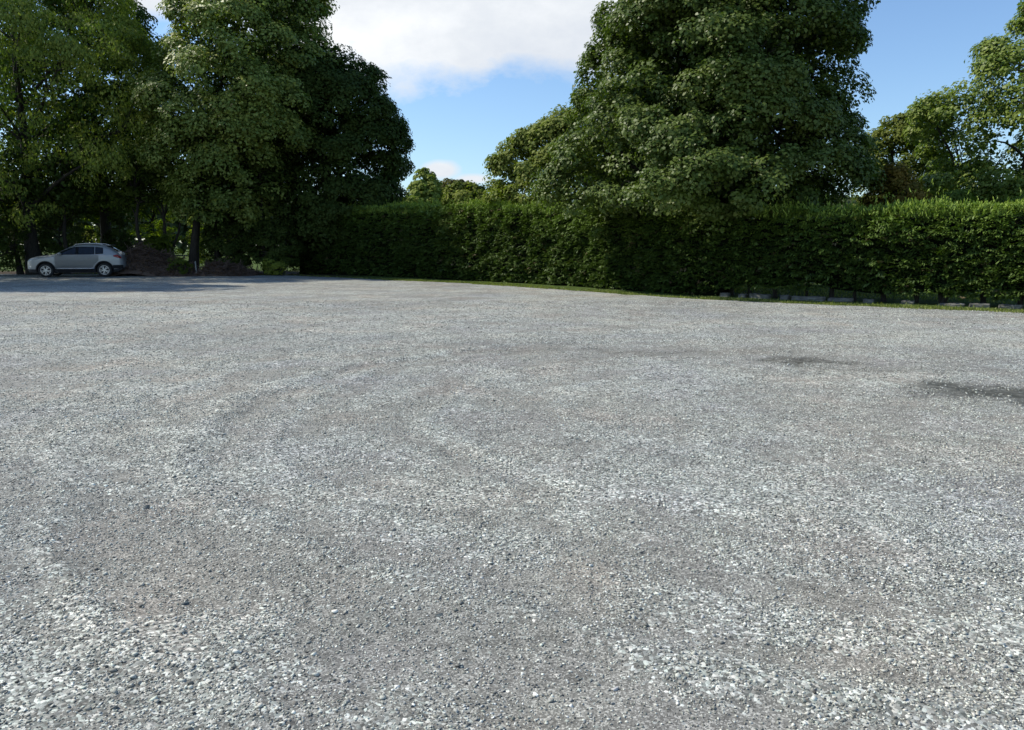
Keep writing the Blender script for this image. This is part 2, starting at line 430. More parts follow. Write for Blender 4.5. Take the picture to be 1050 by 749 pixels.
def stones():
    pts = []; size = []
    def batch(d0, d1, dens, smin, smax, pw, bare_keep=0.16):
        area_pts = int(dens * 0.5 * 1.62 * (d1 ** 2 - d0 ** 2))
        y = np.sqrt(rng.uniform(d0 ** 2, d1 ** 2, area_pts)); x = rng.uniform(-0.81, 0.81, area_pts) * (y + 0.4)
        b = bare_mask(x, y); w = wet_mask(x, y)
        cl = fbm(x * 4.5, y * 4.5, seed=90, octaves=3)
        p = (1 - b) * (0.35 + 1.3 * sstep(0.35, 0.62, cl)) + bare_keep * b
        k = (rng.uniform(0, 1, area_pts) < p * (1 - 0.8 * w)) & (y < edge_y(x) - 0.2)
        x, y = x[k], y[k]
        s = smin + (smax - smin) * rng.uniform(0, 1, len(x)) ** pw
        pts.append(np.stack([x, y], -1)); size.append(s)
    batch(1.4, 4.6, 7500, 0.0026, 0.0080, 1.7, 0.5)
    batch(1.4, 4.6, 330, 0.0080, 0.0145, 2.0, 0.14)
    batch(4.6, 8.0, 3000, 0.0036, 0.0090, 1.5, 0.42)
    batch(4.6, 8.0, 120, 0.009, 0.016, 2.0, 0.14)
    batch(8.0, 14.0, 750, 0.006, 0.013, 1.5, 0.3)
    batch(14.0, 22.0, 110, 0.011, 0.020, 1.5, 0.2)
    P = np.concatenate(pts); S = np.concatenate(size); n = len(P)
    print('stones', n)
    z = ground_h(P[:, 0], P[:, 1]) - 0.012 * bare_mask(P[:, 0], P[:, 1]) + S * rng.uniform(0.05, 0.4, n)
    T = [ico(200 + i) for i in range(14)]
    tv = np.stack([t[0] for t in T]); tf = T[0][1]
    ti = rng.integers(0, 14, n); v = tv[ti] * S[:, None, None] * rng.uniform(0.85, 1.2, (n, 1, 3))
    a = rng.uniform(0, 2 * math.pi, n); tx = rng.normal(0, 0.28, n); ty = rng.normal(0, 0.28, n)
    def rotm(ax, ang):
        c, s = np.cos(ang), np.sin(ang); M = np.zeros((n, 3, 3)); M[:, ax, ax] = 1
        i, j = [(1, 2), (2, 0), (0, 1)][ax]
        M[:, i, i] = c; M[:, j, j] = c; M[:, i, j] = -s; M[:, j, i] = s
        return M
    M = rotm(0, tx) @ rotm(1, ty) @ rotm(2, a)
    v = np.einsum('nij,nkj->nki', M, v)
    v[:, :, 0] += P[:, 0][:, None]; v[:, :, 1] += P[:, 1][:, None]; v[:, :, 2] += z[:, None]
    # colour
    g = rng.beta(2.0, 2.4, n)
    base = 0.14 + 0.84 * g ** 1.6
    dark = rng.uniform(0, 1, n) < 0.05; base[dark] *= 0.4
    nh = fbm(P[:, 0] * 0.8, P[:, 1] * 0.8, seed=51)
    h = rng.normal(0, 1, n) * 0.6 + (nh - 0.5) * 3
    col = np.stack([base * (1 + 0.02 * h), base * (1.0 + 0.02 * np.cos(h * 2)), base * (0.885 - 0.025 * h)], -1)
    green = rng.uniform(0, 1, n) < 0.12; col[green] *= np.array([0.96, 1.01, 0.98])
    tint = np.repeat(col, 12, axis=0)
    f = (tf[None] + (np.arange(n) * 12)[:, None, None]).reshape(-1, 3)
    o = mesh_np('loose_gravel', v.reshape(-1, 3), f, M_stone, tint=np.clip(tint, 0, 1))
    tag(o, 'loose grey slate chippings scattered thickly over the car park', 'gravel', kind='stuff')
stones()

# separate larger stones
M_darkstone = plain_mat('dark_stone', (0.055, 0.075, 0.08), 0.7, noise=0.25, nscale=30, bump=0.6)
M_palestone = plain_mat('pale_stone', (0.48, 0.47, 0.45), 0.75, noise=0.15, nscale=30, bump=0.5)
def big_stone(px, py, s, mat, label, seed, rz=0.0, flat=0.6):
    g = G(px, py); bm = bmesh.new(); v, f = ico(seed)
    vs = [bm.verts.new(p) for p in v]
    for t in f: bm.faces.new([vs[i] for i in t])
    bmesh.ops.bevel(bm, geom=bm.edges[:] , offset=0.06, segments=1, affect='EDGES')
    bmesh.ops.scale(bm, vec=(s, s * 0.8, s * flat / 0.5), verts=bm.verts)
    zmin = min(v.co.z for v in bm.verts)
    o = bm_obj('stone', bm, mat)
    o.location = (g[0], g[1], ground_h(g[0:1], g[1:2])[0] - 0.012 - zmin * 0.75); o.rotation_euler = (0.1, -0.08, rz)
    tag(o, label, 'stone')
big_stone(150, 521, 0.030, M_darkstone, 'small dark blue-grey stone lying alone on the bare gravel at left', 5, 0.3)
big_stone(450, 632, 0.024, M_darkstone, 'flat black sliver of stone on the gravel below the middle', 8, 0.2, 0.3)
big_stone(190, 617, 0.020, M_darkstone, 'dark pebble nearest the thick chippings at lower left', 9, 1.2)
big_stone(630, 708, 0.016, M_palestone, 'whitish pebble on the gravel near the bottom edge', 12, 0.4)

# ------------------------------------------------------------------ leaves
def leaf_quads(C, Nn, size, aspect=0.75, fold=0.12, tdir=None):
    n = len(C)
    Nn = Nn / (np.linalg.norm(Nn, axis=1)[:, None] + 1e-9)
    r = rng.normal(0, 1, (n, 3)) if tdir is None else tdir + rng.normal(0, 0.15, (n, 3))
    t = r - (r * Nn).sum(1)[:, None] * Nn; t /= np.linalg.norm(t, axis=1)[:, None] + 1e-9
    b = np.cross(Nn, t)
    size = np.asarray(size)[:, None]
    a = np.stack([C - t * size * 0.5, C + b * size * aspect * 0.5 + t * size * 0.08 + Nn * size * fold,
                  C + t * size * 0.5, C - b * size * aspect * 0.5 + t * size * 0.08 + Nn * size * fold], 1)
    return a.reshape(-1, 3)

def qidx(n): return np.arange(n * 4).reshape(-1, 4)

def make_tree(name, label, px_axis, Y, rows, base_py=None, n_clump=500, per=150, clump_r=0.8, leaf=0.17, tint=(0.05, 0.085, 0.025),
              tint2=None, trunk_r=0.3, lean=(0, 0), depth_k=1.0, lumpy=0.3, seed=1, mat=None, cat='tree', droop=0.0, inner=0.35,
              limbs=14, group=None, tip_light=0.0, trunk_top=0.75, aspect=0.75, squash=0.65, per_var=0.35, stems=1, lump_s=0.35, gap=0.0, core=0, boughs=0, bough_r=1.5):
    global rng
    rng = np.random.default_rng(seed * 101 + 7)
    mat = mat or M_leaf
    ax = P3(px_axis, 250, Y)[0]
    zs, xl, xr = [], [], []
    for (py, L, Rr) in rows:
        a = P3(L, py, Y); b = P3(Rr, py, Y); zs.append(a[2]); xl.append(a[0] - ax); xr.append(b[0] - ax)
    zs, xl, xr = map(np.array, (zs, xl, xr)); o = np.argsort(zs); zs, xl, xr = zs[o], xl[o], xr[o]
    gz = float(ground_h(np.array([ax]), np.array([Y]))[0]) - 0.05
    root = thing(name, (ax, Y, gz), label, cat, group)
    # clump centres: weights by radius
    zz = np.linspace(zs[0] + clump_r * 0.2, zs[-1] - clump_r * 0.55, 200); rr = (np.interp(zz, zs, xr) - np.interp(zz, zs, xl)) / 2
    cdf = np.cumsum(rr + 0.3); cdf /= cdf[-1]
    z = np.interp(rng.uniform(0, 1, n_clump), cdf, zz)
    th = rng.uniform(0, 2 * math.pi, n_clump)
    L = -np.interp(z, zs, xl); Rr = np.interp(z, zs, xr); c = np.cos(th)
    mid = (Rr - L) / 2; half = (Rr + L) / 2
    k = np.where(rng.uniform(0, 1, n_clump) < inner, rng.uniform(0.25, 0.82, n_clump), rng.uniform(0.86, 1.0, n_clump))
    ex = mid + half * c; ey = half * depth_k * np.sin(th)
    lump = 1 - lumpy + lumpy * 1.6 * fbm(ex * lump_s + seed, ey * lump_s, z * lump_s, seed=seed, octaves=3)
    lump = np.minimum(lump, 1.06)
    cr = clump_r * rng.uniform(0.55, 1.25, n_clump)
    shrink = np.maximum(half - cr * 0.55, 0.1) / np.maximum(half, 0.1)
    C = np.stack([mid + (ex - mid) * k * lump * shrink, ey * k * lump * shrink, z], -1)
    if boughs:
        nb = boughs; zb_ = np.interp(rng.uniform(0, 1, nb), cdf, zz); tb_ = rng.uniform(0, 2 * math.pi, nb)
        Lb = -np.interp(zb_, zs, xl); Rb = np.interp(zb_, zs, xr); mb = (Rb - Lb) / 2; hb = (Rb + Lb) / 2
        br = bough_r * rng.uniform(0.65, 1.25, nb); kb = np.maximum(hb - br * 1.08 - clump_r * 0.45, 0.05)
        Bc = np.stack([mb + kb * np.cos(tb_), kb * depth_k * np.sin(tb_), zb_], -1)
        use = rng.uniform(0, 1, n_clump) < 0.78
        bi = rng.integers(0, nb, n_clump)
        od = np.stack([np.cos(tb_), np.sin(tb_), np.full(nb, 0.45)], -1)
        dd_ = rng.normal(0, 1, (n_clump, 3)) + od[bi] * 1.1; dd_ /= np.linalg.norm(dd_, axis=1)[:, None]
        Cb = Bc[bi] + dd_ * br[bi][:, None] * np.array([1, 1, 0.62])
        hw_ = np.interp(Cb[:, 2], zs, (xr - xl) / 2); mw_ = np.interp(Cb[:, 2], zs, (xr + xl) / 2)
        f_ = np.minimum(1, np.maximum(hw_ - cr * 0.5, 0.1) / (np.hypot(Cb[:, 0] - mw_, Cb[:, 1] / depth_k) + 1e-6))
        Cb[:, 0] = mw_ + (Cb[:, 0] - mw_) * f_; Cb[:, 1] *= f_
        C = np.where(use[:, None], Cb, np.stack([mid + (C[:, 0] - mid) * 0.86, C[:, 1] * 0.86, C[:, 2]], -1))
    if gap > 0:
        g = fbm(C[:, 0] * 0.55 + 31, C[:, 1] * 0.55, C[:, 2] * 0.55, seed=seed + 400, octaves=2)
        keep = g > np.quantile(g, gap); C = C[keep]; cr = cr[keep]; k = k[keep]
    nC = len(C)
    out = C * np.array([1, 1, 0]); out[:, 0] -= mid.mean(); out /= np.linalg.norm(out, axis=1)[:, None] + 1e-6
    topness = sstep(zs[-1] - 2.5, zs[-1], C[:, 2])[:, None]
    axis = out * (1 - 0.6 * topness) + np.array([0, 0, 0.55]) + rng.normal(0, 0.2, (nC, 3))
    axis /= np.linalg.norm(axis, axis=1)[:, None]
    cnt = (per * (cr / clump_r) ** 1.6 * rng.uniform(1 - per_var, 1 + per_var, nC)).astype(int) + 8
    ci = np.repeat(np.arange(nC), cnt); n = len(ci)
    d = rng.normal(0, 1, (n, 3)) + axis[ci] * 0.9; d /= np.linalg.norm(d, axis=1)[:, None]
    rad = rng.uniform(0.35, 1.0, n) ** 0.6
    # twig-scale sub clumps inside each clump: quantised directions
    off = d * rad[:, None] * cr[ci][:, None]; off[:, 2] *= squash
    sub = vnoise(off[:, 0] * 3.3 + ci * 1.7, off[:, 1] * 3.3, off[:, 2] * 3.3, seed=3)
    kk = sub > 0.30; ci, d, off = ci[kk], d[kk], off[kk]; n = len(ci)
    pos = C[ci] + off
    nn = d * 0.8 + axis[ci] * 0.4 + np.array([0, 0, 0.5]) + rng.normal(0, 0.38, (n, 3))
    if droop:
        td = np.tile(np.array([0, 0, -1.0]), (n, 1)) + d * 0.5; nn = d + rng.normal(0, 0.5, (n, 3)); pos[:, 2] -= droop * rng.uniform(0, 1, n)
    sz = leaf * rng.uniform(0.55, 1.25, n)
    V = leaf_quads(pos, nn, sz, aspect, 0.12, td if droop else None)
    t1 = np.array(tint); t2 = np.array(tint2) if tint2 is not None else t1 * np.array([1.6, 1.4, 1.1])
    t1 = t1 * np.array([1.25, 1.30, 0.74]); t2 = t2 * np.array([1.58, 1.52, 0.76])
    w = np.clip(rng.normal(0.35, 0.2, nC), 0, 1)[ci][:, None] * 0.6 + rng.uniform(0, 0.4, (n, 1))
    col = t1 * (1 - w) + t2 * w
    if tip_light:  # yellow tips, with sunlit highlights put into the colour of upper leaves
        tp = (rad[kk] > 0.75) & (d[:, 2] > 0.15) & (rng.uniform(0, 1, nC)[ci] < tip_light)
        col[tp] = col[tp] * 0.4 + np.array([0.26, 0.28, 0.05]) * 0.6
    if core:  # hidden, darkened leaves added inside the crown to block light
        m = core; z2 = np.interp(rng.uniform(0, 1, m), cdf, zz); t2_ = rng.uniform(0, 2 * math.pi, m)
        L2_ = -np.interp(z2, zs, xl); R2_ = np.interp(z2, zs, xr); md_ = (R2_ - L2_) / 2; hf_ = (R2_ + L2_) / 2; kk_ = rng.uniform(0.1, 0.66, m)
        Cc = np.stack([md_ + hf_ * kk_ * np.cos(t2_), hf_ * depth_k * kk_ * np.sin(t2_), z2], -1)
        Vc = leaf_quads(Cc, rng.normal(0, 1, (m, 3)), rng.uniform(0.16, 0.26, m), 0.8)
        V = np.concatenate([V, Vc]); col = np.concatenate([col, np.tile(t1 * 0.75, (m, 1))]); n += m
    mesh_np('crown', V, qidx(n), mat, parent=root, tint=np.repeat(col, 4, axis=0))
    # wood
    H = zs[-1] * trunk_top; wig = rng.normal(0, 0.12, (9, 2)); wig[0] = 0
    tz = np.linspace(0, H, 9); cl = np.cumsum(wig, axis=0)
    midtop = np.interp(H, zs, (xl + xr) / 2)
    tpts = np.stack([cl[:, 0] * 0.6 + (lean[0] + midtop * 0.6) * (tz / H) ** 1.3, cl[:, 1] * 0.6 + lean[1] * (tz / H), tz], -1)
    paths = [(tpts, trunk_r * (1.25 - 1.0 * (tz / H) ** 0.8) * (1 + 0.3 * np.exp(-tz * 3.5)))]
    for sidx in range(1, stems):
        q = tpts.copy(); a = rng.uniform(0, 6.28); q[:, 0] += math.cos(a) * (0.3 + 0.25 * tz); q[:, 1] += math.sin(a) * (0.3 + 0.2 * tz)
        paths.append((q, trunk_r * 0.7 * (1.2 - tz / H)))
    nodes = [(tpts[i], trunk_r * (1.1 - i / 9)) for i in range(3, 9)]
    idx = rng.permutation(nC)
    for j in idx[:limbs]:
        tgt = C[j] * np.array([0.75, 0.75, 1.0]); i = int(np.clip(np.interp(tgt[2] - 0.35 * np.hypot(tgt[0], tgt[1]) - 0.5, tz, np.arange(9)), 2, 8))
        a = tpts[i]; u = np.linspace(0, 1, 6)[:, None]
        mp = (a + tgt) / 2 + np.array([0, 0, 0.3 + 0.1 * np.linalg.norm(tgt - a)]) * 0.6 + rng.normal(0, 0.25, 3)
        pts = (1 - u) ** 2 * a + 2 * u * (1 - u) * mp + u ** 2 * tgt
        r0 = max(trunk_r * 0.42 * (1.15 - i / 9), 0.03)
        paths.append((pts, r0 * (1 - 0.8 * u[:, 0]) + 0.01))
        for v_ in (2, 3, 4, 5): nodes.append((pts[v_], r0 * (1 - 0.16 * v_)))
    NP = np.array([a for a, b in nodes]); NR = np.array([b for a, b in nodes])
    for j in idx[limbs:limbs + 170]:
        dd = np.linalg.norm(NP - C[j], axis=1) + np.maximum(0, NP[:, 2] - C[j][2]) * 0.8
        i = int(np.argmin(dd)); a = NP[i]; u = np.linspace(0, 1, 4)[:, None]
        pts = a + (C[j] - a) * u + np.sin(u * math.pi) * np.array([0, 0, 0.12]) * dd[i]
        paths.append((pts, max(NR[i] * 0.45, 0.018) * (1 - 0.75 * u[:, 0]) + 0.004))
    V, Fq = tubes(paths[:1], 10); mesh_np('trunk', V, Fq, M_bark, parent=root, smooth=True)
    V, Fq = tubes(paths[1:], 6); mesh_np('branches', V, Fq, M_bark, parent=root, smooth=True)
    return root

# big broadleaf behind the hedge
make_tree('tall_tree', 'tallest dense green sycamore filling the frame top behind the hedge', 722, 27.2,
          [(-190, 690, 750), (-150, 665, 790), (-90, 640, 845), (-40, 628, 872), (0, 620, 884), (40, 602, 884), (80, 588, 881), (110, 582, 874), (128, 581, 866), (150, 572, 876), (180, 556, 884), (203, 548, 886), (214, 566, 882), (224, 610, 830)],
          n_clump=1500, per=230, clump_r=0.66, leaf=0.128, tint=(0.036, 0.062, 0.020), tint2=(0.088, 0.120, 0.05), trunk_r=0.42, seed=3, mat=M_leafgloss, lumpy=0.30, depth_k=0.95, limbs=30, lump_s=0.5, core=26000, boughs=150, bough_r=1.15)
make_tree('rounded_tree', 'pale green rounded tree just left of the tallest tree', 565, 35,
          [(94, 600, 660), (110, 578, 670), (130, 552, 672), (142, 527, 675), (158, 509, 676), (175, 500, 676), (198, 492, 672), (235, 498, 665)],
          n_clump=560, per=130, clump_r=0.6, leaf=0.16, tint=(0.065, 0.095, 0.03), tint2=(0.14, 0.165, 0.07), trunk_r=0.28, seed=4, boughs=60, bough_r=0.8, lumpy=0.25, depth_k=0.8)
make_tree('small_tree', 'small light yellow-green tree showing far off above the hedge', 434, 62,
          [(171, 431, 437), (181, 424, 446), (193, 417, 455), (207, 412, 464), (225, 406, 470), (245, 412, 465)],
          n_clump=200, per=60, clump_r=0.5, leaf=0.26, tint=(0.09, 0.13, 0.04), tint2=(0.19, 0.22, 0.09), trunk_r=0.15, seed=5)
make_tree('dark_far_tree', 'low dark reddish green tree far off between the tall tree groups', 465, 68,
          [(183, 452, 462), (189, 440, 490), (200, 428, 505), (225, 420, 515), (245, 430, 505)],
          n_clump=260, per=70, clump_r=0.6, leaf=0.32, tint=(0.045, 0.055, 0.025), tint2=(0.09, 0.08, 0.045), trunk_r=0.2, seed=6)
make_tree('olive_tree', 'olive green rounded tree right of the tallest tree', 920, 38,
          [(114, 912, 935), (124, 900, 948), (140, 889, 962), (160, 881, 972), (185, 877, 975), (215, 878, 970), (240, 885, 960)],
          n_clump=300, per=130, clump_r=0.65, leaf=0.16, tint=(0.055, 0.08, 0.025), tint2=(0.11, 0.125, 0.045), trunk_r=0.2, seed=7, depth_k=0.9, lumpy=0.2)
make_tree('russet_shrub', 'bushy shrub with rusty orange tinged leaves above the hedge', 915, 25.5,
          [(166, 905, 922), (176, 893, 938), (190, 885, 950), (212, 880, 958), (245, 885, 955)],
          n_clump=130, per=120, clump_r=0.34, leaf=0.10, tint=(0.07, 0.07, 0.022), tint2=(0.17, 0.115, 0.045), trunk_r=0.08, seed=8, cat='shrub', depth_k=0.9)
make_tree('spreading_tree', 'open leafy sycamore with a visible leaning trunk at right edge', 1038, 29,
          [(-75, 1120, 1170), (-40, 1080, 1220), (0, 1052, 1250), (25, 1040, 1260), (48, 1006, 1270), (68, 985, 1275), (82, 958, 1275), (100, 945, 1270), (125, 938, 1265), (155, 936, 1260), (185, 945, 1240), (205, 975, 1210), (222, 1000, 1180)],
          n_clump=900, per=130, clump_r=0.6, leaf=0.14, tint=(0.06, 0.10, 0.03), tint2=(0.15, 0.19, 0.07), trunk_r=0.2, seed=9, boughs=60, bough_r=1.1, core=1500, lean=(-0.6, 0), lumpy=0.5, depth_k=0.55, inner=0.4, limbs=24, gap=0.03, mat=M_leafgloss)
# left group
make_tree('ash_tree', 'yellow tipped drooping tree at the left edge above the car', 34, 41.0,
          [(-95, 0, 60), (-70, -60, 90), (-35, -110, 120), (0, -130, 136), (30, -130, 134), (50, -125, 162), (80, -120, 180), (120, -120, 184), (150, -115, 178), (180, -100, 150), (210, -90, 122), (232, -70, 90)],
          n_clump=1000, per=190, clump_r=0.85, leaf=0.17, tint=(0.07, 0.108, 0.045), tint2=(0.19, 0.235, 0.095), trunk_r=0.3, seed=10, lumpy=0.55, depth_k=1.0, droop=0.15, boughs=80, bough_r=1.7, core=9000, tip_light=0.8, aspect=0.5, limbs=26)
make_tree('backdrop_tree', 'dark tree rising behind the yellow tipped one at left', 112, 46,
          [(-40, 80, 125), (-15, 50, 148), (20, 30, 155), (45, 10, 172), (60, 0, 182), (100, 0, 190), (150, 10, 195), (200, 30, 170), (225, 60, 160)],
          n_clump=420, per=120, clump_r=0.9, leaf=0.22, tint=(0.035, 0.06, 0.02), trunk_r=0.3, seed=11, depth_k=0.5, lumpy=0.35)
make_tree('grey_leaved_tree', 'tall grey-green tree left of the dark domed one', 196, 41.2,
          [(-90, 250, 285), (-55, 230, 318), (-20, 216, 338), (5, 204, 346), (18, 182, 350), (34, 162, 352), (52, 150, 350), (100, 138, 340), (150, 150, 325), (190, 160, 300), (222, 180, 270)],
          n_clump=1000, per=190, clump_r=0.85, leaf=0.165, tint=(0.06, 0.095, 0.036), tint2=(0.17, 0.215, 0.095), trunk_r=0.2, seed=12, lumpy=0.5, depth_k=1.0, boughs=75, bough_r=1.7, core=9000, tip_light=0.3, limbs=26, mat=M_leafgloss)
make_tree('domed_tree', 'dark dome shaped tree at the right end of the left group', 335, 43.0,
          [(38, 325, 345), (55, 300, 366), (72, 280, 388), (95, 270, 404), (120, 262, 416), (145, 260, 421), (180, 262, 421), (205, 268, 421), (230, 280, 416), (246, 300, 400)],
          n_clump=850, per=190, clump_r=0.75, leaf=0.16, tint=(0.026, 0.046, 0.018), tint2=(0.05, 0.075, 0.03), trunk_r=0.28, seed=13, core=9000, boughs=50, bough_r=1.4, lumpy=0.22, depth_k=0.75, limbs=24)  # dark tint: shade from the neighbouring trees is put into the leaf colour
make_tree('slender_tree', 'thin dark tree filling in between grey-green and domed trees', 243, 43.5,
          [(90, 220, 290), (130, 200, 310), (170, 195, 315), (210, 200, 310), (232, 215, 300)],
          n_clump=230, per=110, clump_r=0.7, leaf=0.2, tint=(0.032, 0.055, 0.02), trunk_r=0.2, seed=14, depth_k=0.7, lumpy=0.4)
make_tree('outer_tree', 'tall shade tree standing beyond the left end of the parking row', -170, 31.5,
          [(-130, -200, -130), (-60, -270, -90), (20, -280, -80), (120, -270, -75), (200, -240, -95), (225, -220, -120)],
          n_clump=420, per=110, clump_r=0.95, leaf=0.22, tint=(0.045, 0.07, 0.024), trunk_r=0.3, seed=15, depth_k=0.9, lumpy=0.3)
# trunks seen in the understorey: slim trees whose crowns merge above
slim = [(18, 41.0, 0.12, 'thin shaded trunk left of the car bonnet'), (66, 41.5, 0.12, 'thin shaded trunk rising behind the car roof'),
        (142, 41.5, 0.11, 'thin shaded trunk rising over the brown brushwood heap'), (168, 42.0, 0.10, 'forked slim trunk behind the brushwood beside bright leaves'),
        (222, 41.0, 0.12, 'slim trunk right of the white post'), (272, 41.0, 0.11, 'slim trunk next to the sunlit weeds by the hedge end')]
for i, (px, Y, tr, lab) in enumerate(slim):
    make_tree('slim_tree', 'young tree with ' + lab, px, Y, [(150, px - 12, px + 14), (170, px - 26, px + 26), (192, px - 28, px + 28), (212, px - 18, px + 18)],
              n_clump=55, per=80, clump_r=0.55, leaf=0.18, tint=(0.032, 0.052, 0.018), trunk_r=tr, seed=30 + i, limbs=8, group='slim trees under the left group', trunk_top=0.9, stems=2 if i == 3 else 1)

# shrubs behind / among left trees
def shrub(name, label, px0, px1, py_top, Y, tint, tint2, seed, n_clump=90, per=110, leaf=0.12, cr=0.4, gap=0.0, group=None, py_bot=276):
    mid = (px0 + px1) / 2; hw = (px1 - px0) / 2
    h = py_bot - py_top
    rows = [(py_top, mid - hw * 0.35, mid + hw * 0.35), (py_top + h * 0.15, mid - hw * 0.75, mid + hw * 0.7), (py_top + h * 0.4, mid - hw, mid + hw), (py_top + h * 0.8, mid - hw * 0.95, mid + hw * 0.95), (py_bot, mid - hw * 0.8, mid + hw * 0.8)]
    return make_tree(name, label, mid, Y, rows, n_clump=n_clump, per=per, clump_r=cr, leaf=leaf, tint=tint, tint2=tint2, trunk_r=0.05, seed=seed, cat='shrub', limbs=10, lumpy=0.3, depth_k=0.7, gap=gap, group=group, stems=3, trunk_top=0.6)
dk, dk2 = (0.026, 0.042, 0.016), (0.05, 0.075, 0.028)  # shaded shrubs: understorey shade put into a dark leaf tint
lt, lt2 = (0.09, 0.13, 0.03), (0.20, 0.23, 0.06)  # sunlit bushes: sunlight put into a pale leaf tint
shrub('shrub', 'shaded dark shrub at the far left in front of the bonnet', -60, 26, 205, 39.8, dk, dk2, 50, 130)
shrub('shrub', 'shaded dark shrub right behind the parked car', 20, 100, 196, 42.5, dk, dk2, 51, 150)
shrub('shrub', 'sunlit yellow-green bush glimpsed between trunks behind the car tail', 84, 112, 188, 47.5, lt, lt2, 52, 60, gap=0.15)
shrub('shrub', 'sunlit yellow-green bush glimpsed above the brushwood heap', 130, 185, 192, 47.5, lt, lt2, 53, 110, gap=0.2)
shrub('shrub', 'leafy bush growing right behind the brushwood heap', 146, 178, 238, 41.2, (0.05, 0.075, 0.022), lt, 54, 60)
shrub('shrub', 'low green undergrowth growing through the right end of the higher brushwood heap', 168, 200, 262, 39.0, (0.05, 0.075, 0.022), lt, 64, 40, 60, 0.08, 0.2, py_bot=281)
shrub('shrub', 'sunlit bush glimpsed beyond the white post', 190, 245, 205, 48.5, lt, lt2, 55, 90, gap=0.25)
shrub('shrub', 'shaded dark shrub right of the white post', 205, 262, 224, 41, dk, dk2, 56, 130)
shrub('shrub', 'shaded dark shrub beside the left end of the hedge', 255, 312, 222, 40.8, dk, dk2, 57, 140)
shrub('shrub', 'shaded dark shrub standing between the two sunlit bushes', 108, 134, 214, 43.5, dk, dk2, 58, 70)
shrub('shrub', 'small sunlit weedy bush at the left foot of the hedge', 268, 294, 264, 39.6, (0.10, 0.13, 0.04), (0.2, 0.24, 0.08), 59, 40, 90, 0.09, 0.22, py_bot=280)  # its sunlight is also put into the bright leaf tint
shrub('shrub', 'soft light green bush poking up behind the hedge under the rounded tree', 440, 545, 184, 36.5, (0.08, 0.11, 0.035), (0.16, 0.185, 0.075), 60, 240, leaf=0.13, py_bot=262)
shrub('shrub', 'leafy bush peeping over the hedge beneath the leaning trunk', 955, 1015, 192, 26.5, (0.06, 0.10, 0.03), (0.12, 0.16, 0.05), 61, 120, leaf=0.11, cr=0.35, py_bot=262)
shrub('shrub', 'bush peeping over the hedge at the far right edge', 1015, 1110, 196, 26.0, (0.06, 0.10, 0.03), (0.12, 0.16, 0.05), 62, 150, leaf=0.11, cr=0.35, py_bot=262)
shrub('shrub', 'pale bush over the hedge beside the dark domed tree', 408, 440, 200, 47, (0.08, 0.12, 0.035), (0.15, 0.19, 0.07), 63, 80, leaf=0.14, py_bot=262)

# far wood, an uncountable mass on the horizon
def far_wood():
    global rng; rng = np.random.default_rng(77)
    n = 90000
    x = rng.uniform(-170, 170, n); y = 100 + 0.0008 * x ** 2 + rng.uniform(0, 14, n)
    top = 4.5 + 5.0 * fbm(x * 0.09, y * 0.05, seed=300, octaves=4) + np.abs(x) * 0.015
    z = top * rng.uniform(0, 1, n) ** 0.5
    C = np.stack([x, y, z], -1); nn = rng.normal(0, 0.6, (n, 3)) + np.array([0, -0.5, 0.7])
    V = leaf_quads(C, nn, rng.uniform(0.6, 1.2, n), 0.9)
    w = fbm(x * 0.12, y * 0.12, seed=310)[:, None]
    col = np.array([0.05, 0.075, 0.03]) * (1 - w) + np.array([0.09, 0.11, 0.05]) * w
    o = mesh_np('far_woodland', V, qidx(n), M_leaf, tint=np.repeat(col * rng.uniform(0.7, 1.3, (n, 1)), 4, axis=0))
    tag(o, 'distant belt of woodland beyond the field behind the hedge', 'woodland', kind='stuff')
far_wood()

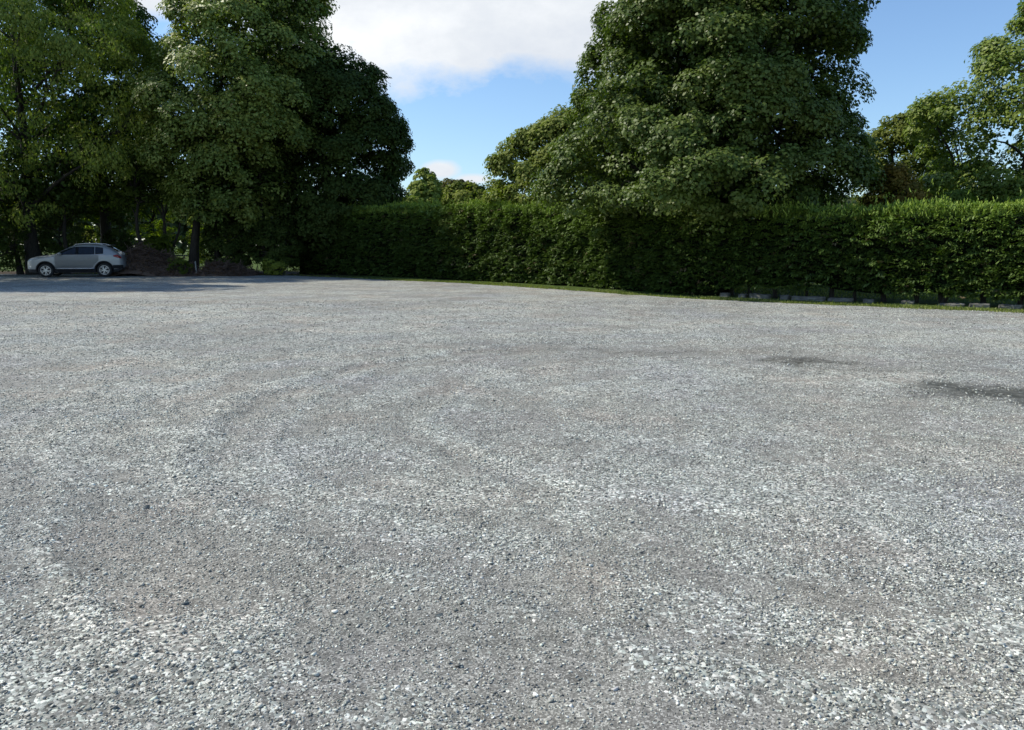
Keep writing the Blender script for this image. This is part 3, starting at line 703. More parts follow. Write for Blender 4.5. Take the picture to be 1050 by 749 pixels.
# ------------------------------------------------------------------ hedge
def hedge():
    global rng; rng = np.random.default_rng(500)
    mid = foot(np.array([HLEN / 2]))[0]
    root = thing('clipped_hedge', (mid[0], mid[1], 0), 'long clipped dark green conifer hedge along the back of the gravel', 'hedge')
    off0 = np.array([mid[0], mid[1], 0])
    TH = 1.5
    def surf(s, zf, side_t):
        """side_t: 0 front face, 1 back face."""
        f = foot(s); d = foot_dir(s); out = np.stack([d[:, 1], -d[:, 0]], -1)  # toward the camera side
        return f, d, out
    s_open = s_of_px(742)
    OPEN = lambda s: sstep(s_open - 1.2, s_open + 0.6, s) * 0.9 + 0.1
    # inner core: solid near-black wall, the hedge's deep shade put into its colour
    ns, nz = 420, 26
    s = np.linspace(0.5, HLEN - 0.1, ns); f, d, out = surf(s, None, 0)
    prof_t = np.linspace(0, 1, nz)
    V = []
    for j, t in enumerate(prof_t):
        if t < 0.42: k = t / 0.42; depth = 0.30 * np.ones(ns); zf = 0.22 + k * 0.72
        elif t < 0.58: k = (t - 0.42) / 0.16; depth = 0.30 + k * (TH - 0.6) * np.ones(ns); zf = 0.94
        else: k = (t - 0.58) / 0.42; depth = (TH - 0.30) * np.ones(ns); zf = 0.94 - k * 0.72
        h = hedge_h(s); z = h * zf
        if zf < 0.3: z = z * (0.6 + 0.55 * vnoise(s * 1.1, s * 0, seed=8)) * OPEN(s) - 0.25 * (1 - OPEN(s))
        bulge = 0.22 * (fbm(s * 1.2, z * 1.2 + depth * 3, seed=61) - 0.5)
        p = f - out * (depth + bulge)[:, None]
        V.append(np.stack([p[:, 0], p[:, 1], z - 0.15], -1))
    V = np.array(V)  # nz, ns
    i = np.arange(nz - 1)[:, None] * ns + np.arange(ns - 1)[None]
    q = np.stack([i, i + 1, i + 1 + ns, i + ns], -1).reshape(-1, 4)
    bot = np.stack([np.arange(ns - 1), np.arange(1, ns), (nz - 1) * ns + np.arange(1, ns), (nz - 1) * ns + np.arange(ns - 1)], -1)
    mesh_np('dark_core', V.reshape(-1, 3) - off0, np.concatenate([q, bot]), M_core, parent=root, smooth=True)
    # fans of flat sprays
    def fans(n, face):
        s = rng.uniform(0, HLEN, n); f, d, out = surf(s, None, 0); h = hedge_h(s)
        if face == 'front' or face == 'back':
            zf = rng.uniform(0.0, 1.0, n)
            keep = (zf > 0.11 * OPEN(s) + 0.1 * OPEN(s) * (vnoise(s * 1.3, s * 0, seed=18) - 0.5))
            s, f, d, out, h, zf = s[keep], f[keep], d[keep], out[keep], h[keep], zf[keep]
            z = zf * h
            lump = 0.55 * (fbm(s * 0.9, z * 1.4, seed=62, octaves=3) - 0.5) + 0.22 * (vnoise(s * 3.2, z * 3.6, seed=63) - 0.5)
            bow = -0.25 * np.abs(zf - 0.5) ** 2 * 2
            if face == 'front':
                p = f + out * (lump + bow - 0.03)[:, None]; o3 = np.concatenate([out, np.full((len(s), 1), 0.0)], 1)
            else:
                p = f - out * (TH + lump)[:, None]; o3 = np.concatenate([-out, np.full((len(s), 1), 0.0)], 1)
        else:
            t = rng.uniform(0.0, 1, n); z = h * (0.98 + 0.10 * (fbm(s * 0.8, t * 2, seed=64, octaves=4) - 0.5)) - 0.05
            z = z - 0.22 * np.maximum(0, 0.18 - t) / 0.18 * rng.uniform(0.5, 1, n)
            p = f - out * (t * TH)[:, None]
            o3 = np.concatenate([out * rng.normal(0.2, 0.5, (n, 1)), np.full((n, 1), 1.0)], 1)
        return np.concatenate([p, z[:, None]], 1), o3, np.concatenate([d, np.zeros((len(s), 1))], 1), s
    VV = []; CC = []
    # front and back faces
    for face, nf, per in (('front', 19000, 12), ('back', 3500, 9)):
        P, o3, d3, s = fans(nf, face); m = len(P)
        # every fan: a branchlet pointing outwards, flat sprays spread in its plane
        yaw = rng.normal(0, 0.7, m); pitch = rng.normal(-0.12, 0.30, m)
        ax = o3 * np.cos(yaw)[:, None] + d3 * np.sin(yaw)[:, None]; ax[:, 2] += np.sin(pitch)
        ax /= np.linalg.norm(ax, axis=1)[:, None]
        side = np.cross(np.tile([0, 0, 1.0], (m, 1)), ax); side /= np.linalg.norm(side, axis=1)[:, None]
        nrm = np.cross(ax, side) + rng.normal(0, 0.25, (m, 3))
        L = rng.uniform(0.14, 0.34, m)
        i = np.repeat(np.arange(m), per); k = len(i)
        a = rng.uniform(-0.35, 0.5, k); b = rng.uniform(-1, 1, k) * (0.5 - a * 0.6)
        C = P[i] + ax[i] * (a * L[i])[:, None] + side[i] * (b * L[i])[:, None] + rng.normal(0, 0.012, (k, 3))
        C[:, 2] -= 0.06 * np.maximum(a, 0) * L[i] / 0.3
        td = ax[i] + side[i] * (b * 1.1)[:, None]
        V = leaf_quads(C, nrm[i] + rng.normal(0, 0.22, (k, 3)), rng.uniform(0.07, 0.15, k), 0.36, 0.05, td)
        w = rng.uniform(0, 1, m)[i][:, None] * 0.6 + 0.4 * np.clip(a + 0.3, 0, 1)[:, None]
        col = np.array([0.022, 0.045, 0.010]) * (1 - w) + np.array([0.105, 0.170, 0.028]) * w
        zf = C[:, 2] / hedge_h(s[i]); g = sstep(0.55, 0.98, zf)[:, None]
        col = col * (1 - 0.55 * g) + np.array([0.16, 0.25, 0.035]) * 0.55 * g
        if face == 'front':   # a few straw-coloured dead tips
            dt = rng.uniform(0, 1, m)[i] < 0.02; col[dt] = (0.12, 0.10, 0.05)
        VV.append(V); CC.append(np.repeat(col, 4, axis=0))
    # top: upright wispy shoots
    P, o3, d3, s = fans(9500, 'top'); m = len(P); per = 9
    ax = np.stack([rng.normal(0, 0.35, m), rng.normal(0, 0.35, m), np.ones(m)], -1); ax /= np.linalg.norm(ax, axis=1)[:, None]
    L = rng.uniform(0.10, 0.30, m) * (1 + 1.5 * (rng.uniform(0, 1, m) < 0.05)) * (0.6 + 0.8 * vnoise(s * 1.4, s * 0, seed=71))
    i = np.repeat(np.arange(m), per); k = len(i); a = rng.uniform(-0.2, 1, k)
    r = rng.normal(0, 1, (k, 3)); r -= (r * ax[i]).sum(1)[:, None] * ax[i]; r /= np.linalg.norm(r, axis=1)[:, None]
    C = P[i] + ax[i] * (a * L[i])[:, None] + r * (0.035 * (1.1 - a))[:, None]
    V = leaf_quads(C, r + rng.normal(0, 0.3, (k, 3)), rng.uniform(0.06, 0.13, k), 0.28, 0.04, ax[i] + r * 0.6)
    w = (rng.uniform(0, 1, m)[i] * 0.5 + 0.5 * np.clip(a, 0, 1))[:, None]
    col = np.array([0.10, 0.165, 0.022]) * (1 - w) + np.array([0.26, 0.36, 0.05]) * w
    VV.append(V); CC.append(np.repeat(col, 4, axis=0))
    # closed left end
    m = 1500; f0 = foot(np.array([0.05]))[0]; d0 = foot_dir(np.array([0.4]))[0]; out0 = np.array([d0[1], -d0[0]])
    t = rng.uniform(0, TH, m); z = rng.uniform(0.2, 1, m) * hedge_h(np.array([0.1]))[0]
    C = np.stack([f0[0] - out0[0] * t - d0[0] * 0.1 * rng.normal(0, 1, m), f0[1] - out0[1] * t - d0[1] * 0.1 * rng.normal(0, 1, m), z], -1)
    C = np.repeat(C, 6, axis=0) + rng.normal(0, 0.07, (m * 6, 3))
    V = leaf_quads(C, rng.normal(0, 0.5, (len(C), 3)) + np.array([-0.5, 0, 0.8]), rng.uniform(0.07, 0.14, len(C)), 0.4)
    VV.append(V); CC.append(np.tile(np.array([0.03, 0.05, 0.016]), (len(V), 1)))
    V = np.concatenate(VV); T = np.concatenate(CC)
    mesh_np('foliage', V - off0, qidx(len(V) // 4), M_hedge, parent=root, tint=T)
    # stems in the bare foot
    s = 0.5; k = 0
    while s < HLEN - 0.3 and k < 60:
        f = foot(np.array([s]))[0]; d = foot_dir(np.array([s]))[0]; out = np.array([d[1], -d[0]])
        p = f - out * rng.uniform(0.45, 0.9)
        paths = []
        for b in range(rng.integers(1, 4)):
            e = p + rng.normal(0, 0.12, 2); z = np.linspace(-0.05, 1.1, 5)
            pts = np.stack([np.linspace(p[0], e[0], 5) + rng.normal(0, 0.02, 5), np.linspace(p[1], e[1], 5) + rng.normal(0, 0.02, 5), z], -1)
            paths.append((pts, rng.uniform(0.03, 0.065) * np.linspace(1.25, 0.7, 5)))
        V, q = tubes(paths, 7)
        mesh_np('stem', V - off0, q, M_bark, parent=root, smooth=True)
        s += rng.uniform(0.5, 0.95); k += 1
hedge()

# ------------------------------------------------------------------ grass at the gravel edge and beyond
def grass():
    global rng; rng = np.random.default_rng(600)
    n = 34000
    px = rng.uniform(385, 1300, n); e = np.array([p[0] for p in edge_px]), np.array([p[1] for p in edge_px])
    x = rng.uniform(EDGE[5, 0] - 0.4, EDGE[-1, 0], n)
    dens = fbm(x * 0.9, x * 0, seed=99, octaves=4)
    off = rng.exponential(0.30, n) * (0.5 + dens) - 0.14 - 0.45 * sstep(0.45, 0.7, dens) * rng.uniform(0, 1, n) ** 2
    y = edge_y(x) + off
    keep = (rng.uniform(0, 1, n) < sstep(0.25, 0.6, dens)) & (rng.uniform(0, 1, n) < 0.25 + 0.75 * sstep(14, 2, x))
    x, y = x[keep], y[keep]
    # rough grass behind the hedge, seen through its bare foot
    m = 16000; s = rng.uniform(8, HLEN, m); f = foot(s); d = foot_dir(s); out = np.stack([d[:, 1], -d[:, 0]], -1)
    q = f - out * rng.uniform(1.6, 7, (m, 1)); x = np.concatenate([x, q[:, 0]]); y = np.concatenate([y, q[:, 1]])
    # weeds at left edge
    m = 1800; xx = rng.uniform(-26, EDGE[5, 0], m); x = np.concatenate([x, xx]); y = np.concatenate([y, edge_y(xx) + rng.exponential(0.35, m)])
    n = len(x); hgt = rng.uniform(0.03, 0.10, n); hgt *= 1.0
    z = ground_h(x, y) - 0.03 + hgt * 0.45
    C = np.stack([x, y, z], -1); a = rng.uniform(0, 6.28, n)
    nn = np.stack([np.cos(a), np.sin(a), rng.normal(0, 0.4, n)], -1)
    td = np.stack([rng.normal(0, 0.4, n), rng.normal(0, 0.4, n), np.ones(n)], -1)
    V = leaf_quads(C, nn, hgt * 1.1, 0.3, 0.03, td)
    w = rng.uniform(0, 1, (n, 1)); col = np.array([0.09, 0.13, 0.028]) * (1 - w) + np.array([0.28, 0.31, 0.09]) * w
    o = mesh_np('grass', V, qidx(n), M_grass, tint=np.repeat(col, 4, axis=0))
    tag(o, 'thin ragged strip of short grass along the foot of the hedge', 'grass', kind='stuff')
grass()

# edging stones at hedge foot
def edging():
    r = random.Random(5)
    spots = [(742, 0.26), (760, 0.22), (778, 0.6), (804, 0.24), (828, 0.9), (861, 0.66), (890, 0.25), (930, 0.3), (975, 0.6), (1004, 0.45), (1036, 0.5)]
    names = {2: 'pale flat edging block in hedge shadow, first from the left of the long ones', 4: 'longest pale edging block lying in shade at the hedge foot', 5: 'long edging block directly right of the longest one'}
    for i, (px, ln) in enumerate(spots):
        s = s_of_px(px); f = foot(np.array([s]))[0]; d = foot_dir(np.array([s]))[0]; out = np.array([d[1], -d[0]])
        p = f - out * (0.05 + 0.08 * r.random())
        bm = bmesh.new(); bmesh.ops.create_cube(bm, size=1.0)
        h = r.uniform(0.11, 0.16)
        bmesh.ops.scale(bm, vec=(ln, 0.2, h), verts=bm.verts)
        bmesh.ops.bevel(bm, geom=bm.edges[:], offset=0.025, segments=2, affect='EDGES', profile=0.6)
        bmesh.ops.subdivide_edges(bm, edges=bm.edges[:], cuts=2, use_grid_fill=True)
        for v in bm.verts: v.co += Vector((r.gauss(0, 1), r.gauss(0, 1), r.gauss(0, 1))) * 0.011
        o = bm_obj('edging_stone', bm, M_stonekerb, smooth=False)
        o.location = (p[0], p[1], h * 0.5 - r.uniform(0.06, 0.10)); o.rotation_euler = (r.gauss(0, 0.03), r.gauss(0, 0.03), math.atan2(d[1], d[0]) + r.gauss(0, 0.05))
        tag(o, names.get(i, 'rough grey edging stone half sunk at the shaded hedge foot'), 'edging stone', 'edging stones at the foot of the hedge')
edging()

# ------------------------------------------------------------------ brushwood heaps and post
def brush(label, px0, px1, py_top, Y, seed, n=900):
    global rng; rng = np.random.default_rng(seed)
    a = G(0, 280); x0 = P3(px0, 280, Y)[0]; x1 = P3(px1, 280, Y)[0]; H = P3(px0, py_top, Y)[2]
    cx = (x0 + x1) / 2; hw = (x1 - x0) / 2
    root = thing('brushwood_heap', (cx, Y, 0), label, 'brushwood heap', 'heaps of cut brushwood under the trees')
    def hf(u, v): return H * np.clip(1 - np.abs(u + 0.35) ** 1.6 * 0.58 - 0.8 * np.abs(v) ** 2, 0, 1) * sstep(-1.02, -0.6, u) * (0.72 + 0.5 * fbm(u * 3 + seed, v * 3, seed=seed))
    us, vs = np.meshgrid(np.linspace(-1, 1, 50), np.linspace(-1, 1, 24)); z = hf(us, vs) * 0.7 - 0.05
    V = np.stack([us.ravel() * hw, vs.ravel() * 1.3, z.ravel()], -1)
    i = np.arange(23)[:, None] * 50 + np.arange(49)[None]; q = np.stack([i, i + 1, i + 51, i + 50], -1).reshape(-1, 4)
    mesh_np('packed_mound', V, q, M_twig, parent=root, smooth=False)
    paths = []
    for k in range(n):
        u, v = rng.uniform(-1, 1), rng.uniform(-1, 1) ; zc = hf(np.array([u]), np.array([v]))[0] * rng.uniform(0.6, 1.03)
        c = np.array([u * hw, v * 1.2, zc]); L = rng.uniform(0.3, 1.1)
        dr = np.array([rng.normal(0, 1), rng.normal(0, 0.7), rng.normal(0.05, 0.35)]); dr /= np.linalg.norm(dr)
        t = np.linspace(-0.5, 0.5, 4)[:, None]; bend = rng.normal(0, 0.1, 3)
        pts = c + dr * t * L + bend * (t ** 2 - 0.1) * 4 * L * 0.5; pts[:, 2] = np.maximum(pts[:, 2], 0.01)
        paths.append((pts, rng.uniform(0.008, 0.026) * np.array([1, 0.9, 0.7, 0.35])))
    V, q = tubes(paths, 4); o = mesh_np('twigs', V, q, M_twig, parent=root)
    # dead leaves
    m = 2600; u, v = rng.uniform(-1, 1, m), rng.uniform(-1, 1, m)
    C = np.stack([u * hw, v * 1.25, hf(u, v) * rng.uniform(0.8, 1.03, m) + 0.02], -1)
    V = leaf_quads(C, rng.normal(0, 1, (m, 3)), rng.uniform(0.05, 0.11, m), 0.6)
    w = rng.uniform(0, 1, (m, 1)); col = np.array([0.06, 0.032, 0.022]) * (1 - w) + np.array([0.15, 0.095, 0.055]) * w
    mesh_np('dead_leaves', V, qidx(m), M_leaf, parent=root, tint=np.repeat(col, 4, axis=0))
brush('higher reddish brown heap of cut brushwood right behind the car tail', 118, 205, 253, 39.7, 701, 1500)
brush('lower dark brown heap of brushwood right of the white post', 206, 262, 269, 39.9, 702, 800)

M_white = plain_mat('weathered_white_paint', (0.34, 0.34, 0.31), 0.8, noise=0.1, nscale=12)
def post():
    g = G(202, 283.0); bm = bmesh.new()
    bmesh.ops.create_cone(bm, cap_ends=True, segments=12, radius1=0.035, radius2=0.03, depth=0.72, matrix=Matrix.Translation((0, 0, 0.36)))
    bmesh.ops.create_cone(bm, cap_ends=True, segments=12, radius1=0.038, radius2=0.01, depth=0.04, matrix=Matrix.Translation((0, 0, 0.742)))
    o = bm_obj('marker_post', bm, M_white, smooth=False); o.location = (g[0], g[1], -0.03); o.rotation_euler = (0.03, -0.05, 0)
    tag(o, 'thin short white post between the two brushwood heaps', 'post')
post()

# ------------------------------------------------------------------ car
M_paint = plain_mat('silver_paint', (0.33, 0.345, 0.345), 0.33, metal=0.25, coat=0.6, noise=0.02)
M_black = plain_mat('black_plastic', (0.018, 0.018, 0.02), 0.6, noise=0.1)
M_glass = plain_mat('tinted_glass', (0.012, 0.018, 0.03), 0.06, spec=0.9, noise=0.0)
M_tyre = plain_mat('tyre_rubber', (0.02, 0.02, 0.02), 0.85, noise=0.1)
M_alloy = plain_mat('alloy', (0.6, 0.6, 0.6), 0.3, metal=0.7, noise=0.02)
M_red = plain_mat('red_lens', (0.5, 0.02, 0.02), 0.15, coat=0.5, noise=0.02)
M_lamp = plain_mat('clear_lens', (0.75, 0.78, 0.8), 0.12, metal=0.3, coat=0.5, noise=0.02)
M_chrome = plain_mat('bright_trim', (0.7, 0.7, 0.7), 0.2, metal=0.9, noise=0.02)

def car():
    c = G(74.0, 283.9)
    rz = R(180 + 15)
    root = thing('parked_car', (c[0] + 0.3, c[1] + 0.2, 0.0), 'silver five-door SUV parked side-on in the shade under the trees', 'car', rz=rz)
    root.scale = (0.955, 0.955, 0.955)
    Lc = 4.44
    zt = lambda s: np.interp(s, [0, 0.04, 0.14, 0.4, 0.8, 1.2, 1.36, 1.75, 2.1, 2.35, 2.7, 3.1, 3.45, 3.66, 3.95, 4.2, 4.32, 4.40, 4.44], [0.72, 0.84, 0.93, 1.01, 1.07, 1.12, 1.16, 1.38, 1.55, 1.61, 1.64, 1.635, 1.605, 1.56, 1.40, 1.24, 1.10, 0.98, 0.82])
    zb = lambda s: np.interp(s, [0, 0.1, 0.6, 3.9, 4.3, 4.44], [0.40, 0.27, 0.23, 0.25, 0.34, 0.48])
    W = lambda s: np.interp(s, [0, 0.06, 0.2, 0.45, 0.9, 1.5, 3.0, 3.6, 4.0, 4.25, 4.38, 4.44], [0.55, 0.66, 0.78, 0.87, 0.915, 0.925, 0.925, 0.915, 0.88, 0.82, 0.74, 0.64])
    def sy(s, z):
        w = W(s)
        low = w * (1 - 0.07 * np.clip((0.62 - z) / 0.4, 0, 1) ** 2 - 0.012 * np.clip((z - 0.85) / 0.2, 0, 1))
        return low - 0.36 * np.maximum(z - 1.08, 0)
    def top_round(s, z):
        r = 0.13; k = np.clip((z - (zt(s) - r)) / r, 0, 1)
        return np.sqrt(np.maximum(1 - k ** 2 * 0.97, 0.0)) * 0.22 + 0.78 - 0.5 * np.where(k > 0.97, 1, 0) * 0
    def X(s): return Lc / 2 - s
    # body loft
    S = np.concatenate([[0, 0.02, 0.05, 0.1, 0.16], np.linspace(0.24, 4.2, 64), [4.26, 4.32, 4.37, 4.41, 4.44]])
    nz = 20; bm = bmesh.new(); rings = []
    for s in S:
        a, b = zb(s), zt(s); zz = a + (b - a) * np.linspace(0, 1, nz)
        ys = sy(s, zz) * top_round(s, zz)
        side = [(y, z) for y, z in zip(ys, zz)]
        tw = ys[-1]; crown = [(tw * k, b + 0.035 * (1 - k * k)) for k in (0.75, 0.4, 0.0, -0.4, -0.75)]
        ring = side + crown + [(-y, z) for y, z in reversed(side)] + [(-ys[0] * 0.5, a - 0.01), (0, a - 0.01), (ys[0] * 0.5, a - 0.01)]
        rings.append([bm.verts.new((X(s), y, z)) for y, z in ring])
    m = len(rings[0])
    for r0, r1 in zip(rings[:-1], rings[1:]):
        for k in range(m):
            f = bm.faces.new([r0[k], r0[(k + 1) % m], r1[(k + 1) % m], r1[k]])
    bm.faces.new(rings[0]); bm.faces.new(list(reversed(rings[-1])))
    bmesh.ops.recalc_face_normals(bm, faces=bm.faces[:])
    for f in bm.faces:
        zc = f.calc_center_median().z
        if zc < 0.42: f.material_index = 1
    body = bm_obj('body', bm, [M_paint, M_black], parent=root, smooth=True)
    # wheel arches
    axles = (0.90, 3.56)
    bmc = bmesh.new()
    for s in axles:
        for sd in (1, -1):
            bmesh.ops.create_cone(bmc, cap_ends=True, segments=40, radius1=0.405, radius2=0.405, depth=0.5, matrix=Matrix.Translation((X(s), sd * 0.86, 0.36)) @ Matrix.Rotation(R(90), 4, 'X'))
    for f in bmc.faces: f.material_index = 1
    cut = bm_obj('cutter', bmc, [M_paint, M_black], parent=None)
    cut.parent = root
    md = body.modifiers.new('arches', 'BOOLEAN'); md.operation = 'DIFFERENCE'; md.object = cut; md.solver = 'EXACT'
    bpy.context.view_layer.update()
    dg = bpy.context.evaluated_depsgraph_get()
    nm = bpy.data.meshes.new_from_object(body.evaluated_get(dg)); body.modifiers.clear(); body.data = nm
    bpy.data.objects.remove(cut, do_unlink=True)
    for p in body.data.polygons: p.use_smooth = True
    try:
        body.data.set_sharp_from_angle(angle=R(38))
    except Exception: pass
    def patch(name, s0, s1, zl, zu, mat, parent, sd=1, off=0.005, ns=14, nzz=6, mask=None):
        bm = bmesh.new(); g = []
        for s in np.linspace(s0, s1, ns):
            col = []
            for t in np.linspace(0, 1, nzz):
                z = zl(s) * (1 - t) + zu(s) * t
                y = sy(s, z) * top_round(s, z) + off
                col.append(bm.verts.new((X(s), sd * y, z)))
            g.append(col)
        for i in range(ns - 1):
            for j in range(nzz - 1):
                bm.faces.new([g[i][j], g[i + 1][j], g[i + 1][j + 1], g[i][j + 1]])
        ext = bmesh.ops.solidify(bm, geom=bm.faces[:], thickness=0.004)
        o = bm_obj(name, bm, mat, parent=parent, smooth=(name != 'door'))
        return o
    I = lambda xs, zs_: (lambda s: float(np.interp(s, xs, zs_)))
    K = lambda z: (lambda s: z)
    for sd in (1, -1):
        up = I([1.42, 1.62, 1.95, 2.2, 2.6, 3.2, 3.52, 3.56], [1.15, 1.28, 1.44, 1.50, 1.53, 1.515, 1.48, 1.46])
        lo = I([1.42, 3.0, 3.56], [1.115, 1.13, 1.17])
        patch('side_window', 1.45, 2.33, lo, up, M_glass, root, sd)
        patch('side_window', 2.41, 3.16, lo, up, M_glass, root, sd)
        patch('side_window', 3.19, 3.56, lo, up, M_glass, root, sd)
        patch('window_pillar', 2.33, 2.41, lo, up, M_black, root, sd, off=0.0045, ns=3)
        # doors
        d1 = patch('door', 1.34, 2.36, K(0.47), K(1.09), M_paint, root, sd, off=0.007)
        lo2 = I([2.375, 3.0, 3.15, 3.3], [0.47, 0.47, 0.66, 0.82])
        d2 = patch('door', 2.375, 3.33, lo2, K(1.10), M_paint, root, sd, off=0.007)
        for dr, s, z in ((d1, 2.2, 0.985), (d2, 3.22, 1.01)):
            bm = bmesh.new(); bmesh.ops.create_cube(bm, size=1.0)
            bmesh.ops.scale(bm, vec=(0.17, 0.03, 0.03), verts=bm.verts); bmesh.ops.bevel(bm, geom=bm.edges[:], offset=0.008, segments=2, affect='EDGES')
            bmesh.ops.translate(bm, vec=(X(s), sd * (sy(s, z) + 0.024), z), verts=bm.verts)
            bm_obj('handle', bm, M_paint, parent=dr)
        patch('sill_trim', 1.35, 3.12, K(0.42), K(0.455), M_chrome, root, sd, off=0.012, nzz=3)
        patch('sill_cladding', 1.33, 3.14, K(0.25), K(0.415), M_black, root, sd, off=0.012)
        # arch cladding
        for s0 in axles:
            bm = bmesh.new(); a = np.linspace(R(-8), R(188), 26); pr = []
            for an in a:
                row = []
                for rr_ in (0.400, 0.455):
                    s = s0 - math.cos(an) * rr_; z = 0.36 + math.sin(an) * rr_
                    row.append(bm.verts.new((X(s), sd * (sy(s, z) + 0.010), z)))
                pr.append(row)
            for q0, q1 in zip(pr[:-1], pr[1:]): bm.faces.new([q0[0], q0[1], q1[1], q1[0]])
            bmesh.ops.solidify(bm, geom=bm.faces[:], thickness=0.015)
            bm_obj('arch_cladding', bm, M_black, parent=root)
        # lamps
        hl = patch('headlight', 0.10, 0.62, I([0.1, 0.62], [0.80, 0.93]), I([0.1, 0.3, 0.62], [0.875, 0.955, 0.99]), M_lamp, root, sd, off=0.008)
        patch('tail_light', 4.02, 4.36, I([4.02, 4.36], [1.02, 0.92]), I([4.02, 4.2, 4.36], [1.10, 1.13, 1.0]), M_red, root, sd, off=0.008)
        patch('fog_light', 0.06, 0.22, K(0.50), K(0.56), M_lamp, root, sd, off=0.008, ns=5, nzz=3)
        patch('lower_bumper', 3.98, 4.42, K(0.42), K(0.60), M_black, root, sd, off=0.008)
        # mirror
        bm = bmesh.new(); bmesh.ops.create_uvsphere(bm, u_segments=16, v_segments=10, radius=1)
        bmesh.ops.scale(bm, vec=(0.085, 0.12, 0.075), verts=bm.verts); bmesh.ops.translate(bm, vec=(X(1.60), sd * (0.925 + 0.07), 1.17), verts=bm.verts)
        mir = bm_obj('wing_mirror', bm, M_paint, parent=root, smooth=True)
        bm = bmesh.new(); bmesh.ops.create_cube(bm, size=1.0); bmesh.ops.scale(bm, vec=(0.07, 0.12, 0.04), verts=bm.verts); bmesh.ops.translate(bm, vec=(X(1.58), sd * 0.90, 1.12), verts=bm.verts)
        bm_obj('mirror_arm', bm, M_black, parent=mir)
        # roof rail
        pts = [(X(s), sd * (sy(s, 1.56) - 0.045), float(zt(s)) + h) for s, h in ((2.2, -0.01), (2.32, 0.045), (2.8, 0.05), (3.3, 0.05), (3.5, 0.035), (3.6, -0.02))]
        V, q = tubes([(np.array(pts), np.full(6, 0.017))], 8); mesh_np('roof_rail', V, q, M_chrome, parent=root, smooth=True)
    # front & rear glass, grille, plate, bumper slot
    def top_patch(name, s0, s1, k0, mat, off=0.006):
        bm = bmesh.new(); g = []
        for s in np.linspace(s0, s1, 10):
            row = []
            w = float(sy(s, zt(s)) * top_round(s, zt(s)))
            for k in np.linspace(-k0, k0, 9): row.append(bm.verts.new((X(s), w * k, float(zt(s)) + 0.035 * (1 - k * k) + off)))
            g.append(row)
        for i in range(9):
            for j in range(8): bm.faces.new([g[i][j], g[i + 1][j], g[i + 1][j + 1], g[i][j + 1]])
        return bm_obj(name, bm, mat, parent=root, smooth=True)
    top_patch('windscreen', 1.38, 2.12, 0.93, M_glass)
    top_patch('rear_window', 3.70, 4.18, 0.88, M_glass)
    def box(name, x, y, z, dx, dy, dz, mat, par=root, bev=0.01):
        bm = bmesh.new(); bmesh.ops.create_cube(bm, size=1.0); bmesh.ops.scale(bm, vec=(dx, dy, dz), verts=bm.verts)
        bmesh.ops.bevel(bm, geom=bm.edges[:], offset=bev, segments=2, affect='EDGES'); bmesh.ops.translate(bm, vec=(x, y, z), verts=bm.verts)
        return bm_obj(name, bm, mat, parent=par)
    box('grille', X(0.015), 0, 0.72, 0.06, 0.9, 0.12, M_black)
    box('air_intake', X(0.01), 0, 0.47, 0.06, 0.95, 0.14, M_black)
    box('rear_spoiler', X(3.74), 0, 1.60, 0.26, 1.05, 0.03, M_paint)
    box('underbody', 0, 0, 0.30, 3.9, 1.25, 0.16, M_black)
    # wheels
    def wheel():
        w = bpy.data.objects.new('wheel', None); COL.objects.link(w); w.parent = root
        prof = [(0.225, -0.10), (0.30, -0.108), (0.335, -0.095), (0.347, -0.06), (0.349, 0), (0.347, 0.06), (0.335, 0.095), (0.30, 0.108), (0.225, 0.10)]
        bm = bmesh.new(); ns_ = 48; rg = []
        for k in range(ns_):
            a = 2 * math.pi * k / ns_; rg.append([bm.verts.new((r * math.cos(a), y, r * math.sin(a))) for r, y in prof])
        for k in range(ns_):
            for j in range(len(prof)):
                bm.faces.new([rg[k][j], rg[(k + 1) % ns_][j], rg[(k + 1) % ns_][(j + 1) % len(prof)], rg[k][(j + 1) % len(prof)]])
        bm_obj('tyre', bm, M_tyre, parent=w, smooth=True)
        bm = bmesh.new()
        prof = [(0.232, 0.085), (0.234, 0.103), (0.218, 0.103), (0.206, 0.07), (0.206, -0.08), (0.232, -0.08)]
        rg = []
        for k in range(ns_):
            a = 2 * math.pi * k / ns_; rg.append([bm.verts.new((r * math.cos(a), y, r * math.sin(a))) for r, y in prof])
        for k in range(ns_):
            for j in range(len(prof)):
                bm.faces.new([rg[k][j], rg[(k + 1) % ns_][j], rg[(k + 1) % ns_][(j + 1) % len(prof)], rg[k][(j + 1) % len(prof)]])
        for k in range(5):
            for sp in (-0.2, 0.2):
                a = 2 * math.pi * k / 5 + sp
                n0 = len(bm.verts)
                ret = bmesh.ops.create_cube(bm, size=1.0, matrix=Matrix.Rotation(-a, 4, 'Y') @ Matrix.Translation((0.135, 0.078, 0)) @ Matrix.Diagonal((0.165, 0.022, 0.03, 1)))
        bmesh.ops.create_cone(bm, cap_ends=True, segments=24, radius1=0.062, radius2=0.055, depth=0.03, matrix=Matrix.Translation((0, 0.082, 0)) @ Matrix.Rotation(R(-90), 4, 'X'))
        rim = bm_obj('rim', bm, M_alloy, parent=w)
        bm = bmesh.new(); bmesh.ops.create_cone(bm, cap_ends=True, segments=32, radius1=0.205, radius2=0.205, depth=0.02, matrix=Matrix.Translation((0, 0.03, 0)) @ Matrix.Rotation(R(90), 4, 'X'))
        bm_obj('brake_disc', bm, M_black, parent=w)
        return w
    w0 = wheel(); first = True
